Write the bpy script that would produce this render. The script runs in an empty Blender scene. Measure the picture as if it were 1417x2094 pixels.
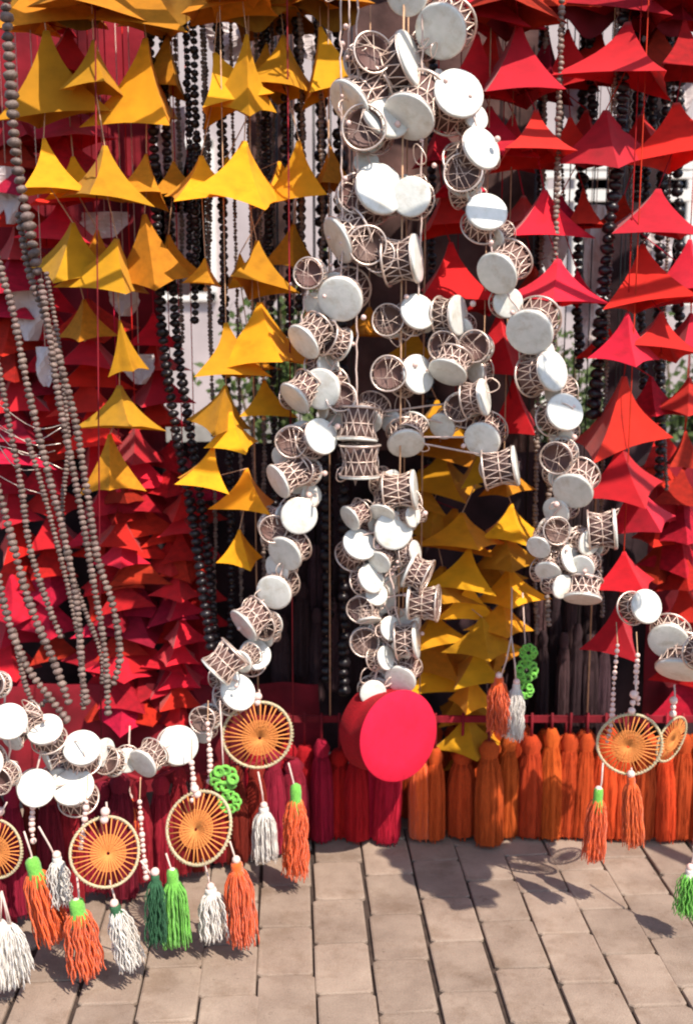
import bpy, math, random
from mathutils import Vector, Matrix, Euler, noise
random.seed(7)
R = math.radians
PI = math.pi
scene = bpy.context.scene
COL = scene.collection

# ------------------------------------------------------------------ camera
PITCH = R(10.0)
F = 2245.0
CAMZ = 1.4
cam_d = bpy.data.cameras.new('camera')
cam = bpy.data.objects.new('camera', cam_d)
COL.objects.link(cam)
cam.location = (0, 0, CAMZ)
cam.rotation_euler = (PI / 2 - PITCH, 0, 0)
cam_d.sensor_fit = 'VERTICAL'
cam_d.sensor_height = 36
cam_d.lens = 36 * F / 2094
cam_d.dof.use_dof = True
cam_d.dof.focus_distance = 2.25
cam_d.dof.aperture_fstop = 3.2
cam_d.clip_start = 0.05
cam_d.clip_end = 300
scene.camera = cam

# ------------------------------------------------------------------ light
AZ = R(38)      # sun stands behind the viewer's right shoulder
EL = R(54)
to_sun = Vector((math.sin(AZ) * math.cos(EL), -math.cos(AZ) * math.cos(EL), math.sin(EL)))
w = bpy.data.worlds.new('World')
scene.world = w
w.use_nodes = True
nt = w.node_tree
sky = nt.nodes.new('ShaderNodeTexSky')
sky.sky_type = 'NISHITA'
sky.sun_disc = False
sky.sun_elevation = EL
sky.sun_rotation = math.atan2(to_sun.x, to_sun.y)
nt.links.new(sky.outputs[0], nt.nodes['Background'].inputs[0])
nt.nodes['Background'].inputs[1].default_value = 0.15
sd = bpy.data.lights.new('sun', 'SUN')
sd.energy = 4.9
sd.angle = R(0.5)
sd.color = (1.0, 0.90, 0.78)
so = bpy.data.objects.new('sun', sd)
COL.objects.link(so)
so.location = (3, -3, 6)
so.rotation_euler = to_sun.to_track_quat('Z', 'Y').to_euler()
scene.view_settings.view_transform = 'Standard'
scene.view_settings.look = 'None'
scene.view_settings.exposure = 0.45
scene.view_settings.gamma = 1
scene.view_settings.use_curve_mapping = False
scene.render.engine = 'CYCLES'
scene.cycles.filter_width = 2.0

def P(px, py, Y):
    """point of the plane y = Y seen at this place of the photograph"""
    c, s = math.cos(PITCH), math.sin(PITCH)
    d = Vector((px - 708.5, F * c - (py - 1047) * s, -F * s - (py - 1047) * c))
    t = Y / d.y
    return Vector((d.x * t, Y, CAMZ + d.z * t))

def PX(Y):      # metres of one photo pixel at distance Y
    return Y / F

# ------------------------------------------------------------------ materials
def mat(name, col, rough=0.8, vary=0.15, scale=12, bump=0.2, bscale=60, metal=0.0, trans=0.0, sheen=0.0, objvar=0.0, stretch=None, col2=None, coat=0.0, wave=None):
    m = bpy.data.materials.new(name)
    m.use_nodes = True
    n = m.node_tree
    b = n.nodes['Principled BSDF']
    L = n.links.new
    tc = n.nodes.new('ShaderNodeTexCoord')
    mp = n.nodes.new('ShaderNodeMapping')
    L(tc.outputs['Object'], mp.inputs[0])
    if stretch: mp.inputs['Scale'].default_value = stretch
    no = n.nodes.new('ShaderNodeTexNoise')
    no.inputs['Scale'].default_value = scale
    no.inputs['Detail'].default_value = 5
    L(mp.outputs[0], no.inputs[0])
    cr = n.nodes.new('ShaderNodeValToRGB')
    c1 = [max(0, c * (1 - vary)) for c in col]
    c2 = list(col2) if col2 else [min(1, c * (1 + vary)) for c in col]
    cr.color_ramp.elements[0].position = 0.3
    cr.color_ramp.elements[1].position = 0.7
    cr.color_ramp.elements[0].color = (*c1, 1)
    cr.color_ramp.elements[1].color = (*c2, 1)
    L(no.outputs[0], cr.inputs[0])
    out = cr.outputs[0]
    if objvar:
        oi = n.nodes.new('ShaderNodeObjectInfo')
        hs = n.nodes.new('ShaderNodeHueSaturation')
        mr = n.nodes.new('ShaderNodeMapRange')
        mr.inputs['To Min'].default_value = 1 - objvar
        mr.inputs['To Max'].default_value = 1 + objvar
        L(oi.outputs['Random'], mr.inputs[0])
        L(mr.outputs[0], hs.inputs['Value'])
        mr2 = n.nodes.new('ShaderNodeMapRange')
        mr2.inputs['To Min'].default_value = 0.5 - objvar * 0.03
        mr2.inputs['To Max'].default_value = 0.5 + objvar * 0.03
        mul = n.nodes.new('ShaderNodeMath'); mul.operation = 'FRACT'
        m7 = n.nodes.new('ShaderNodeMath'); m7.operation = 'MULTIPLY'; m7.inputs[1].default_value = 7.31
        L(oi.outputs['Random'], m7.inputs[0]); L(m7.outputs[0], mul.inputs[0]); L(mul.outputs[0], mr2.inputs[0])
        L(mr2.outputs[0], hs.inputs['Hue'])
        L(out, hs.inputs['Color'])
        out = hs.outputs[0]
    L(out, b.inputs['Base Color'])
    b.inputs['Roughness'].default_value = rough
    b.inputs['Metallic'].default_value = metal
    b.inputs['Sheen Weight'].default_value = sheen
    b.inputs['Coat Weight'].default_value = coat
    b.inputs['Specular IOR Level'].default_value = 0.35 if rough > 0.6 else 0.5
    if bump:
        if wave:
            t = n.nodes.new('ShaderNodeTexWave')
            t.inputs['Scale'].default_value = wave
            t.inputs['Distortion'].default_value = 3
            t.inputs['Detail'].default_value = 2
        else:
            t = n.nodes.new('ShaderNodeTexNoise')
            t.inputs['Scale'].default_value = bscale
            t.inputs['Detail'].default_value = 4
        L(mp.outputs[0], t.inputs[0])
        bp = n.nodes.new('ShaderNodeBump')
        bp.inputs['Strength'].default_value = bump
        bp.inputs['Distance'].default_value = 0.004
        L(t.outputs[0 if not wave else 1], bp.inputs['Height'])
        L(bp.outputs[0], b.inputs['Normal'])
    if trans:
        tr = n.nodes.new('ShaderNodeBsdfTranslucent')
        L(out, tr.inputs[0])
        mx = n.nodes.new('ShaderNodeMixShader')
        mx.inputs[0].default_value = trans
        L(b.outputs[0], mx.inputs[1]); L(tr.outputs[0], mx.inputs[2])
        L(mx.outputs[0], n.nodes['Material Output'].inputs[0])
    return m

M = {
 'yellow': mat('yellow_felt', (.84, .42, .010), .8, .1, 5, .15, 160, trans=.38, sheen=.1, objvar=.26),
 'red': mat('red_felt', (.74, .007, .016), .8, .12, 5, .15, 160, trans=.34, sheen=.25, objvar=.2),
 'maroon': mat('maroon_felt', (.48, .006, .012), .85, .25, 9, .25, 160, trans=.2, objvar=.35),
 'hotred': mat('bright_red_felt', (.88, .008, .050), .8, .10, 6, .5, 300),
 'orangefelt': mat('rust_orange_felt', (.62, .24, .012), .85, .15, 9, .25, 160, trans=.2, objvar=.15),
 'white': mat('white_drumskin', (.72, .73, .67), .35, .05, 3, .15, 9, col2=(.80, .79, .74), objvar=.10, coat=.2),
 'rim': mat('pale_tin_rim', (.74, .60, .52), .35, .15, 30, .1, 60, metal=.6),
 'wire': mat('copper_wire', (.82, .60, .50), .35, .3, 60, 0, metal=.3, objvar=.2),
 'brown': mat('dark_brown_drum_body', (.075, .032, .030), .6, .5, 40, .3, 60, col2=(.22, .115, .095), objvar=.3),
 'bead': mat('grey_brown_bead', (.21, .145, .125), .42, .35, 50, .3, 120, objvar=.35),
 'beaddark': mat('black_bead', (.014, .010, .013), .35, .3, 50, 0, objvar=.3),
 'beadgrey': mat('taupe_bead', (.17, .12, .10), .5, .4, 60, 0, col2=(.30, .22, .18)),
 'cord': mat('tan_cord', (.55, .33, .20), .8, .2, 60, 0),
 'cordw': mat('pale_cord', (.66, .50, .44), .8, .2, 60, 0),
 'orange': mat('orange_yarn', (.85, .115, .012), .9, .25, 60, .5, 220, sheen=.3, objvar=.08),
 'rust': mat('rust_yarn', (.58, .075, .010), .9, .3, 60, .6, 150, objvar=.22, stretch=(1, 1, .15)),
 'crimson': mat('crimson_yarn', (.42, .004, .02), .9, .3, 60, .6, 150, objvar=.22, stretch=(1, 1, .15)),
 'plum': mat('plum_yarn', (.050, .022, .030), .9, .5, 60, .6, 150, objvar=.5, stretch=(1, 1, .15), col2=(.11, .055, .06)),
 'winey': mat('wine_yarn', (.27, .008, .014), .9, .4, 60, .6, 150, objvar=.4, stretch=(1, 1, .15)),
 'whiteyarn': mat('white_yarn', (.74, .69, .63), .9, .12, 60, .4, 220, sheen=.2),
 'green': mat('bright_green_yarn', (.17, .50, .07), .9, .25, 60, .4, 220, sheen=.2),
 'darkgreen': mat('dark_green_yarn', (.035, .12, .055), .9, .25, 60, .4, 220),
 'web': mat('ochre_thread', (.66, .24, .06), .8, .2, 60, 0),
 'hoop': mat('wrapped_hoop', (.70, .42, .30), .6, .3, 22, .4, 200, col2=(.60, .62, .36)),
 'pearl': mat('pink_pearl', (.80, .56, .50), .22, .1, 30, 0, coat=.4),
 'black': mat('black_cloth', (.014, .009, .012), .9, .5, 7, .5, 40, col2=(.06, .028, .034)),
 'umber': mat('umber_cloth', (.06, .030, .028), .9, .5, 7, .5, 40, col2=(.17, .09, .08)),
 'wine': mat('wine_cloth', (.18, .007, .014), .9, .5, 7, .5, 40, col2=(.32, .012, .025)),
 'mustard': mat('mustard_valance', (.26, .12, .012), .85, .5, 9, .4, 60, trans=.1, col2=(.50, .25, .02)),
 'redval': mat('maroon_valance', (.20, .010, .02), .85, .4, 9, .4, 60, trans=.15),
 'wood': mat('weathered_wood', (.20, .12, .07), .8, .4, 20, .4, 60, stretch=(.2, 4, 4)),
 'plaster': mat('pale_plaster', (.44, .38, .38), .9, .12, 3, .3, 40),
 'paint': mat('white_paint', (.76, .73, .68), .6, .08, 8, .1, 60),
 'glass': mat('dark_window_glass', (.03, .035, .045), .08, .2, 3, 0),
 'leaf': mat('leaf', (.075, .12, .025), .6, .4, 40, 0, trans=.3, objvar=.2),
 'stem': mat('stem', (.10, .07, .04), .9, .3, 40, 0),
 'lace': mat('white_lace_paper', (.78, .70, .70), .8, .08, 30, .3, 90, trans=.25),
 'pot': mat('grey_pot', (.25, .24, .22), .8, .2, 20, .2, 60),
}

def add_stains(m, sc, lo, hi, tint, coord='Object'):
    n = m.node_tree; L = n.links.new; b = n.nodes['Principled BSDF']
    src = b.inputs['Base Color'].links[0].from_socket
    tc = n.nodes.new('ShaderNodeTexCoord'); oi = n.nodes.new('ShaderNodeObjectInfo')
    ad = n.nodes.new('ShaderNodeVectorMath'); ad.operation = 'ADD'
    mu = n.nodes.new('ShaderNodeVectorMath'); mu.operation = 'SCALE'; mu.inputs[3].default_value = 30
    cx = n.nodes.new('ShaderNodeCombineXYZ'); L(oi.outputs['Random'], cx.inputs[0]); L(cx.outputs[0], mu.inputs[0])
    L(tc.outputs[coord], ad.inputs[0]); L(mu.outputs[0], ad.inputs[1])
    no = n.nodes.new('ShaderNodeTexNoise'); no.inputs['Scale'].default_value = sc; no.inputs['Detail'].default_value = 7; no.inputs['Roughness'].default_value = .7
    L(ad.outputs[0], no.inputs[0])
    cr = n.nodes.new('ShaderNodeValToRGB'); cr.color_ramp.elements[0].position = lo; cr.color_ramp.elements[1].position = hi
    cr.color_ramp.elements[0].color = (*tint, 1); cr.color_ramp.elements[1].color = (1, 1, 1, 1)
    L(no.outputs[0], cr.inputs[0])
    mx = n.nodes.new('ShaderNodeMixRGB'); mx.blend_type = 'MULTIPLY'; mx.inputs[0].default_value = 1
    L(src, mx.inputs[1]); L(cr.outputs[0], mx.inputs[2]); L(mx.outputs[0], b.inputs['Base Color'])
add_stains(M['white'], 1.3, .32, .5, (.80, .75, .68))
add_stains(M['bead'], .9, .35, .6, (.5, .45, .42))
add_stains(M['hotred'], 2.5, .3, .5, (.80, .8, .8))
for k_ in ('yellow', 'red'): add_stains(M[k_], 2.2, .30, .46, (.74, .68, .6))
def paving_mat(name, brick=False):
    m = bpy.data.materials.new(name); m.use_nodes = True
    n = m.node_tree; L = n.links.new; b = n.nodes['Principled BSDF']
    tc = n.nodes.new('ShaderNodeTexCoord')
    geo = n.nodes.new('ShaderNodeNewGeometry')
    n1 = n.nodes.new('ShaderNodeTexNoise'); n1.inputs['Scale'].default_value = 5; n1.inputs['Detail'].default_value = 8; n1.inputs['Roughness'].default_value = .65
    L(geo.outputs['Position'], n1.inputs[0])
    cr = n.nodes.new('ShaderNodeValToRGB')
    cr.color_ramp.elements[0].position = .36; cr.color_ramp.elements[1].position = .64
    cr.color_ramp.elements[0].color = (.235, .172, .132, 1); cr.color_ramp.elements[1].color = (.345, .264, .205, 1)
    L(n1.outputs[0], cr.inputs[0])
    n2 = n.nodes.new('ShaderNodeTexNoise'); n2.inputs['Scale'].default_value = 260; n2.inputs['Detail'].default_value = 3
    L(geo.outputs['Position'], n2.inputs[0])
    mr = n.nodes.new('ShaderNodeMapRange'); mr.inputs['To Min'].default_value = .78; mr.inputs['To Max'].default_value = 1.2
    L(n2.outputs[0], mr.inputs[0])
    oi = n.nodes.new('ShaderNodeObjectInfo')
    mo = n.nodes.new('ShaderNodeMapRange'); mo.inputs['To Min'].default_value = .88; mo.inputs['To Max'].default_value = 1.1
    L(oi.outputs['Random'], mo.inputs[0])
    mu = n.nodes.new('ShaderNodeMath'); mu.operation = 'MULTIPLY'
    L(mr.outputs[0], mu.inputs[0]); L(mo.outputs[0], mu.inputs[1])
    hs = n.nodes.new('ShaderNodeHueSaturation'); L(cr.outputs[0], hs.inputs['Color']); L(mu.outputs[0], hs.inputs['Value'])
    # dark spots of dirt and gum
    n3 = n.nodes.new('ShaderNodeTexNoise'); n3.inputs['Scale'].default_value = 22; n3.inputs['Detail'].default_value = 6; n3.inputs['Roughness'].default_value = .8
    L(geo.outputs['Position'], n3.inputs[0])
    c3 = n.nodes.new('ShaderNodeValToRGB'); c3.color_ramp.elements[0].position = .30; c3.color_ramp.elements[1].position = .40
    c3.color_ramp.elements[0].color = (.55, .52, .5, 1); c3.color_ramp.elements[1].color = (1, 1, 1, 1)
    L(n3.outputs[0], c3.inputs[0])
    mix = n.nodes.new('ShaderNodeMixRGB'); mix.blend_type = 'MULTIPLY'; mix.inputs[0].default_value = 1
    L(hs.outputs[0], mix.inputs[1]); L(c3.outputs[0], mix.inputs[2])
    L(mix.outputs[0], b.inputs['Base Color'])
    b.inputs['Roughness'].default_value = .85; b.inputs['Specular IOR Level'].default_value = .3
    bp = n.nodes.new('ShaderNodeBump'); bp.inputs['Strength'].default_value = .5; bp.inputs['Distance'].default_value = .003
    L(n2.outputs[0], bp.inputs['Height']); L(bp.outputs[0], b.inputs['Normal'])
    return m
M['paver'] = paving_mat('concrete_paver')
add_stains(M['paver'], 9, .36, .50, (.80, .76, .72))
M['joint'] = mat('joint_sand', (.05, .034, .027), .95, .4, 40, .5, 200)
M['farpave'] = mat('far_paving', (.27, .20, .16), .9, .2, 1.5, .3, 40)

# ------------------------------------------------------------------ mesh helpers
class MB:
    def __init__(s): s.v = []; s.f = []
    def add(s, vs, fs):
        o = len(s.v); s.v += [tuple(v) for v in vs]; s.f += [tuple(i + o for i in f) for f in fs]
    def tube(s, pts, r, seg=6, r2=None):
        n = len(pts); vs = []; fs = []
        prev = None
        for i, p in enumerate(pts):
            p = Vector(p)
            a = Vector(pts[max(0, i - 1)]); b = Vector(pts[min(n - 1, i + 1)])
            t = (b - a)
            if t.length < 1e-9: t = Vector((0, 0, 1))
            t.normalize()
            up = prev if prev else (Vector((1, 0, 0)) if abs(t.x) < .9 else Vector((0, 1, 0)))
            x = (up - t * up.dot(t)).normalized(); y = t.cross(x); prev = x
            rr = r if r2 is None else r + (r2 - r) * i / (n - 1)
            if callable(r): rr = r(i / (n - 1))
            for k in range(seg):
                q = 2 * PI * k / seg
                vs.append(p + x * math.cos(q) * rr + y * math.sin(q) * rr)
        for i in range(n - 1):
            for k in range(seg):
                k2 = (k + 1) % seg
                fs.append((i * seg + k, i * seg + k2, (i + 1) * seg + k2, (i + 1) * seg + k))
        fs.append(tuple(range(seg))[::-1]); fs.append(tuple((n - 1) * seg + k for k in range(seg)))
        s.add(vs, fs)
    def ring(s, c, ax, Rr, r, seg=32, ts=6, wob=0):
        ax = Vector(ax).normalized()
        x = ax.orthogonal().normalized(); y = ax.cross(x)
        vs = []; fs = []
        for i in range(seg):
            a = 2 * PI * i / seg
            d = x * math.cos(a) + y * math.sin(a)
            rr = Rr * (1 + wob * math.sin(3 * a + 1))
            for k in range(ts):
                q = 2 * PI * k / ts
                vs.append(Vector(c) + d * (rr + r * math.cos(q)) + ax * r * math.sin(q))
        for i in range(seg):
            for k in range(ts):
                i2 = (i + 1) % seg; k2 = (k + 1) % ts
                fs.append((i * ts + k, i2 * ts + k, i2 * ts + k2, i * ts + k2))
        s.add(vs, fs)
    def lathe(s, prof, seg=24, mtx=None, fn=None):
        """profile of (r, z), closed with caps where r > 0"""
        vs = []; fs = []; n = len(prof)
        for i, (r, z) in enumerate(prof):
            for k in range(seg):
                a = 2 * PI * k / seg
                rr = r * (fn(a, i) if fn else 1)
                v = Vector((rr * math.cos(a), rr * math.sin(a), z))
                vs.append(mtx @ v if mtx else v)
        for i in range(n - 1):
            for k in range(seg):
                k2 = (k + 1) % seg
                fs.append((i * seg + k, i * seg + k2, (i + 1) * seg + k2, (i + 1) * seg + k))
        fs.append(tuple(range(seg))[::-1]); fs.append(tuple((n - 1) * seg + k for k in range(seg)))
        s.add(vs, fs)
    def ball(s, c, r, seg=8, rings=6, sz=1.0, mtx=None):
        prof = []
        for i in range(rings + 1):
            a = PI * i / rings
            prof.append((max(.0001, r * math.sin(a)), -r * sz * math.cos(a)))
        m = Matrix.Translation(Vector(c)) @ (mtx if mtx else Matrix.Identity(4))
        s.lathe(prof, seg, m)
    def box(s, c, d, rot=None):
        vs = []
        for z in (-1, 1):
            for y in (-1, 1):
                for x in (-1, 1):
                    v = Vector((x * d[0] / 2, y * d[1] / 2, z * d[2] / 2))
                    if rot: v = rot @ v
                    vs.append(v + Vector(c))
        s.add(vs, [(0, 2, 3, 1), (4, 5, 7, 6), (0, 1, 5, 4), (2, 6, 7, 3), (0, 4, 6, 2), (1, 3, 7, 5)])
    def mesh(s, name, m, smooth=True):
        me = bpy.data.meshes.new(name)
        me.from_pydata(s.v, [], s.f)
        me.materials.append(m)
        if smooth: me.polygons.foreach_set('use_smooth', [True] * len(me.polygons))
        me.update()
        return me

def link(name, me, parent=None, loc=(0, 0, 0), rot=None, sc=1.0):
    o = bpy.data.objects.new(name, me)
    COL.objects.link(o)
    o.location = loc
    if rot is not None:
        o.rotation_mode = 'QUATERNION'
        o.rotation_quaternion = rot
    o.scale = (sc, sc, sc) if not isinstance(sc, (tuple, list)) else sc
    if parent: o.parent = parent
    return o
def thing(name, label, cat, loc, group=None):
    o = bpy.data.objects.new(name, None); COL.objects.link(o)
    o.empty_display_size = .05
    o.location = loc; o['label'] = label; o['category'] = cat
    if group: o['group'] = group
    return o
def tag(o, label, cat, group=None):
    o['label'] = label; o['category'] = cat
    if group: o['group'] = group
    return o
def struct(name, me):
    o = link(name, me); o['kind'] = 'structure'; return o
def spline(pts, step):
    """catmull-rom resampled to equal steps"""
    pts = [Vector(p) for p in pts]
    p = [pts[0] * 2 - pts[1]] + pts + [pts[-1] * 2 - pts[-2]]
    dense = []
    for i in range(1, len(p) - 2):
        for k in range(24):
            t = k / 24
            a, b, c, d = p[i - 1], p[i], p[i + 1], p[i + 2]
            dense.append(.5 * ((2 * b) + (c - a) * t + (2 * a - 5 * b + 4 * c - d) * t * t + (3 * b - a - 3 * c + d) * t ** 3))
    dense.append(pts[-1])
    out = [dense[0]]; acc = 0
    for a, b in zip(dense, dense[1:]):
        l = (b - a).length
        while l > 0 and acc + l >= step:
            t = (step - acc) / l
            a = a.lerp(b, t); out.append(a.copy()); l = (b - a).length; acc = 0
        acc += l
    return out

# ------------------------------------------------------------------ ground
YAWP = R(-3.0)     # paving runs a little to the left of straight ahead
def paving():
    g = MB(); g.add([(-60, -20, -.010), (60, -20, -.010), (60, 120, -.010), (-60, 120, -.010)], [(0, 1, 2, 3)])
    ground = struct('ground', g.mesh('ground', M['joint'], False))
    W, L, gap = .127, .190, .0046
    variants = []
    for k in range(6):
        rnd = random.Random(k)
        b = MB(); bw = W / 2 - gap / 2; bl = L / 2 - .0012; ch = .003
        def loop(ix, z, j=0):
            pts = []
            for (sx, sy) in ((-1, -1), (1, -1), (1, 1), (-1, 1)):
                c = .009
                for (ux, uy) in (((0, 1), (1, 0)) if sx * sy > 0 else ((1, 0), (0, 1))):
                    pts.append((sx * (bw - ix - (c if ux else 0)), sy * (bl - ix - (c if uy else 0)), z + rnd.uniform(-j, j)))
            return pts
        vs = loop(0, -.05) + loop(0, -ch - .001) + loop(ch * .5, -ch * .3) + loop(ch * 1.8, 0, .0008)
        fs = []
        for i in range(3):
            for q in range(8):
                q2 = (q + 1) % 8; fs.append((i * 8 + q, i * 8 + q2, (i + 1) * 8 + q2, (i + 1) * 8 + q))
        fs.append(tuple(range(24, 32)))
        b.add(vs, fs)
        variants.append(b.mesh('paver', M['paver'], False))
    rot = Matrix.Rotation(-YAWP, 4, 'Z')
    org = P(640, 1800, 1); 
    # anchor: a joint line passes photo point (640,1800) on the ground
    d = P(640, 1800, 1.0); dz = CAMZ - d.z; gy = CAMZ / dz; anchor = Vector((d.x * gy, gy, 0))
    n = 0; rest = MB()
    cells = []
    for i in range(-22, 22):
        for j in range(-9, 30):
            off = (.5 if i % 2 else 0) + .12 * math.sin(i * 1.7)
            p = Vector(((i + .5) * W, (j + off) * L, 0))
            wob = .007 * math.sin(p.y * 4 + i * .8) + random.uniform(-.0016, .0016)
            q = rot @ Vector((p.x + wob, p.y, 0)) + anchor
            cells.append((q.x ** 2 * .8 + (q.y - 2.15) ** 2, q, i, j))
    cells.sort(key=lambda c: c[0])
    for k, (dd, q, i, j) in enumerate(cells):
        rz = -YAWP + R(random.uniform(-.5, .5)); tilt = (random.uniform(-.005, .005), random.uniform(-.004, .004))
        z = random.uniform(-.0009, .0009)
        if k < 298:
            o = link('paver', random.choice(variants), ground, (q.x, q.y, z))
            o.rotation_euler = (tilt[0], tilt[1], rz)
        else:
            me = variants[k % 6]; mm = Matrix.Translation((q.x, q.y, z)) @ Matrix.Rotation(rz, 4, 'Z')
            rest.add([mm @ v.co for v in me.vertices], [tuple(pl.vertices) for pl in me.polygons])
    o = link('outer_pavers', rest.mesh('outer_pavers', M['paver'], False), ground); o['kind'] = 'stuff'
    f = MB(); f.add([(-60, 8.3, -.004), (60, 8.3, -.004), (60, 120, -.004), (-60, 120, -.004)], [(0, 1, 2, 3)])
    struct('far_pavement', f.mesh('far_pavement', M['farpave'], False))
paving()

# ------------------------------------------------------------------ behind the stall: house, fence, shrubs
def house():
    t = thing('house', 'pale plastered house wall far behind the hanging garlands', 'building', (0, 9.5, 0))
    b = MB()
    b.box((0, .15, 2.6), (16, .3, 5.2)); link('wall', b.mesh('wall', M['plaster'], False), t)
    b = MB(); b.box((0, -.05, .25), (16, .14, .5)); link('plinth', b.mesh('plinth', M['pot'], False), t)
    for x in (-3.6, -1.6, .9, 2.4, 4.2):
        b = MB()
        for (cx, cz, sx, sz) in ((0, .62, 1.0, .07), (0, -.62, 1.0, .07), (-.47, 0, .07, 1.3), (.47, 0, .07, 1.3), (0, 0, .04, 1.2)):
            b.box((cx, 0, cz), (sx, .07, sz))
        f = link('window', b.mesh('window', M['paint'], False), t, (x, -.02, 2.2))
        b = MB(); b.box((0, .03, 0), (.9, .02, 1.2)); link('pane', b.mesh('pane', M['glass'], False), f)
house()
def fence():
    x0, x1, Y = .85, 3.6, 5.0
    t = thing('white_fence', 'white railing seen through the gaps between the red cones on the right', 'fence', (x0, Y, 0))
    z0 = P(1300, 400, Y).z; z1 = P(1300, 335, Y).z
    for z, h in ((z1, .05), ((z0 + z1) / 2 + .02, .03), (z0, .05), (z0 - .45, .05), (z0 - .9, .05)):
        b = MB(); b.box(((x1 - x0) / 2, 0, z), (x1 - x0, .04, h)); link('rail', b.mesh('rail', M['paint'], False), t)
    b = MB(); b.box((0, .03, z1 / 2), (.07, .07, z1 + .1)); me = b.mesh('post', M['paint'], False)
    for k in range(4): link('post', me, t, (k * (x1 - x0) / 3, .02, 0))
fence()
def shrub(px, py, Y, rad, label, h):
    c = P(px, py, Y)
    t = thing('shrub', label, 'shrub', (c.x, c.y, 0))
    b = MB(); b.lathe([(.14, 0), (.17, .02), (.2, .3), (.21, .32), (.18, .32)], 20); link('pot', b.mesh('pot', M['pot']), t)
    s = MB(); f = MB(); rnd = random.Random(int(px))
    for k in range(26):
        a = rnd.uniform(0, 6.28); rr = rnd.uniform(0, rad)
        e = Vector((rr * math.cos(a), rr * math.sin(a), c.z + rnd.uniform(-h, h) * .6))
        pts = [Vector((0, 0, .28)), Vector((e.x * .3, e.y * .3, e.z * .55)), e]
        s.tube(spline(pts, .1), .005, 4)
        for m in range(46):
            q = e.lerp(pts[1], rnd.random() * .6) + Vector([rnd.gauss(0, .055) for _ in range(3)])
            d = Vector([rnd.gauss(0, 1) for _ in range(3)]).normalized(); u = d.orthogonal().normalized()
            l, wd = rnd.uniform(.03, .06), rnd.uniform(.01, .018)
            f.add([q, q + d * l * .5 + u * wd, q + d * l, q + d * l * .5 - u * wd], [(0, 1, 2, 3)])
    link('stems', s.mesh('stems', M['stem']), t)
    o = link('foliage', f.mesh('foliage', M['leaf'], False), t); o['kind'] = 'stuff'
shrub(1190, 780, 4.2, .22, 'olive green potted shrub behind the red cones on the right', .4)
shrub(575, 700, 4.3, .25, 'dark green potted shrub behind the yellow cones on the left', .45)
shrub(900, 700, 5.0, .25, 'green potted shrub behind the middle garland of drums', .5)
shrub(1400, 820, 4.4, .3, 'dark green potted shrub at the right edge of the view', .45)

# ------------------------------------------------------------------ stall frame
RZ = 2.36
def rack():
    t = thing('display_rack', 'wooden display rack whose top rails carry the garlands', 'rack', (0, 2.85, 0))
    def bar(name, a, b_, r=.016):
        m = MB(); a = Vector(a) - t.location; b_ = Vector(b_) - t.location
        m.tube([a.lerp(b_, k / 6) for k in range(7)], r, 10); link(name, m.mesh(name, M['wood']), t)
    for Y in (1.93, 2.2, 2.45, 2.62, 2.80, 3.02, 3.24): bar('rail', (-1.5, Y, RZ + .01), (1.5, Y, RZ + .01))
    for x in (-1.5, 1.5):
        bar('crossbar', (x, 1.85, RZ + .045), (x, 3.3, RZ + .045), .02)
        for Y in (1.9, 3.28): bar('post', (x, Y, 0), (x, Y, RZ + .1), .025)
rack()

# cloths
def cloth(name, label, cat, x0, x1, z0, z1, Y, m, amp=.02, freq=9, seed=0, lower=None, nz=30):
    b = MB(); nx = 90; vs = []; fs = []
    t = thing(name, label, cat, ((x0 + x1) / 2, Y, z1)) if False else None
    for side in (0, 1):
        for j in range(nz + 1):
            for i in range(nx + 1):
                u = i / nx; v = j / nz
                x = x0 + (x1 - x0) * u
                zb = z0 + (lower(u) if lower else 0)
                z = z1 + (zb - z1) * v
                dy = amp * (math.sin(x * freq * 2 + seed) + .6 * math.sin(x * freq * 4.7 + 2 * seed + v)) * (.4 + .6 * v) + amp * .8 * noise.noise(Vector((x * 3, z * 3, seed)))
                vs.append((x + .01 * noise.noise(Vector((x * 8, z * 5, seed + 4))), Y + dy + side * .003, z))
        o = side * (nz + 1) * (nx + 1)
        for j in range(nz):
            for i in range(nx):
                a = o + j * (nx + 1) + i
                q = (a, a + nx + 1, a + nx + 2, a + 1)
                fs.append(q if side == 0 else q[::-1])
    b.add(vs, fs)
    ob = link(name, b.mesh(name, m))
    return tag(ob, label, cat)
def Z(py, Y): return P(708, py, Y).z
def X(px, Y, py=1000): return P(px, py, Y).x
cloth('dark_cloth', 'near black cloth hanging low behind the garlands', 'cloth', -1.3, 1.3, .06, Z(905, 3.3), 3.30, M['black'], .03, 7, 1,
      lambda u: .03 * math.sin(u * 9), 40)
cloth('wine_cloth', 'dark wine red cloth hanging behind the swag of drums at lower left', 'cloth', X(-140, 2.95), X(650, 2.95), .07, Z(1400, 2.95), 2.95, M['wine'], .025, 10, 5,
      lambda u: .02 * math.sin(u * 12))
cloth('plum_cloth', 'dark red folded cloth behind the cones at the right edge', 'cloth', X(1330, 3.12), X(1560, 3.12), Z(1480, 3.12), Z(940, 3.12), 3.12, M['wine'], .02, 12, 3)
cloth('mustard_valance', 'mustard cloth valance gathered along the top left rail', 'valance', X(20, 2.84, 30), X(735, 2.84, 30), Z(40, 2.84), RZ, 2.84, M['mustard'], .014, 16, 2,
      lambda u: .025 * math.sin(u * 25))
cloth('maroon_valance', 'maroon cloth valance gathered along the top right rail', 'valance', X(935, 2.84, 30), X(1500, 2.84, 30), Z(48, 2.84), RZ, 2.84, M['redval'], .014, 15, 8,
      lambda u: .03 * math.sin(u * 21 + 1))

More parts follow.
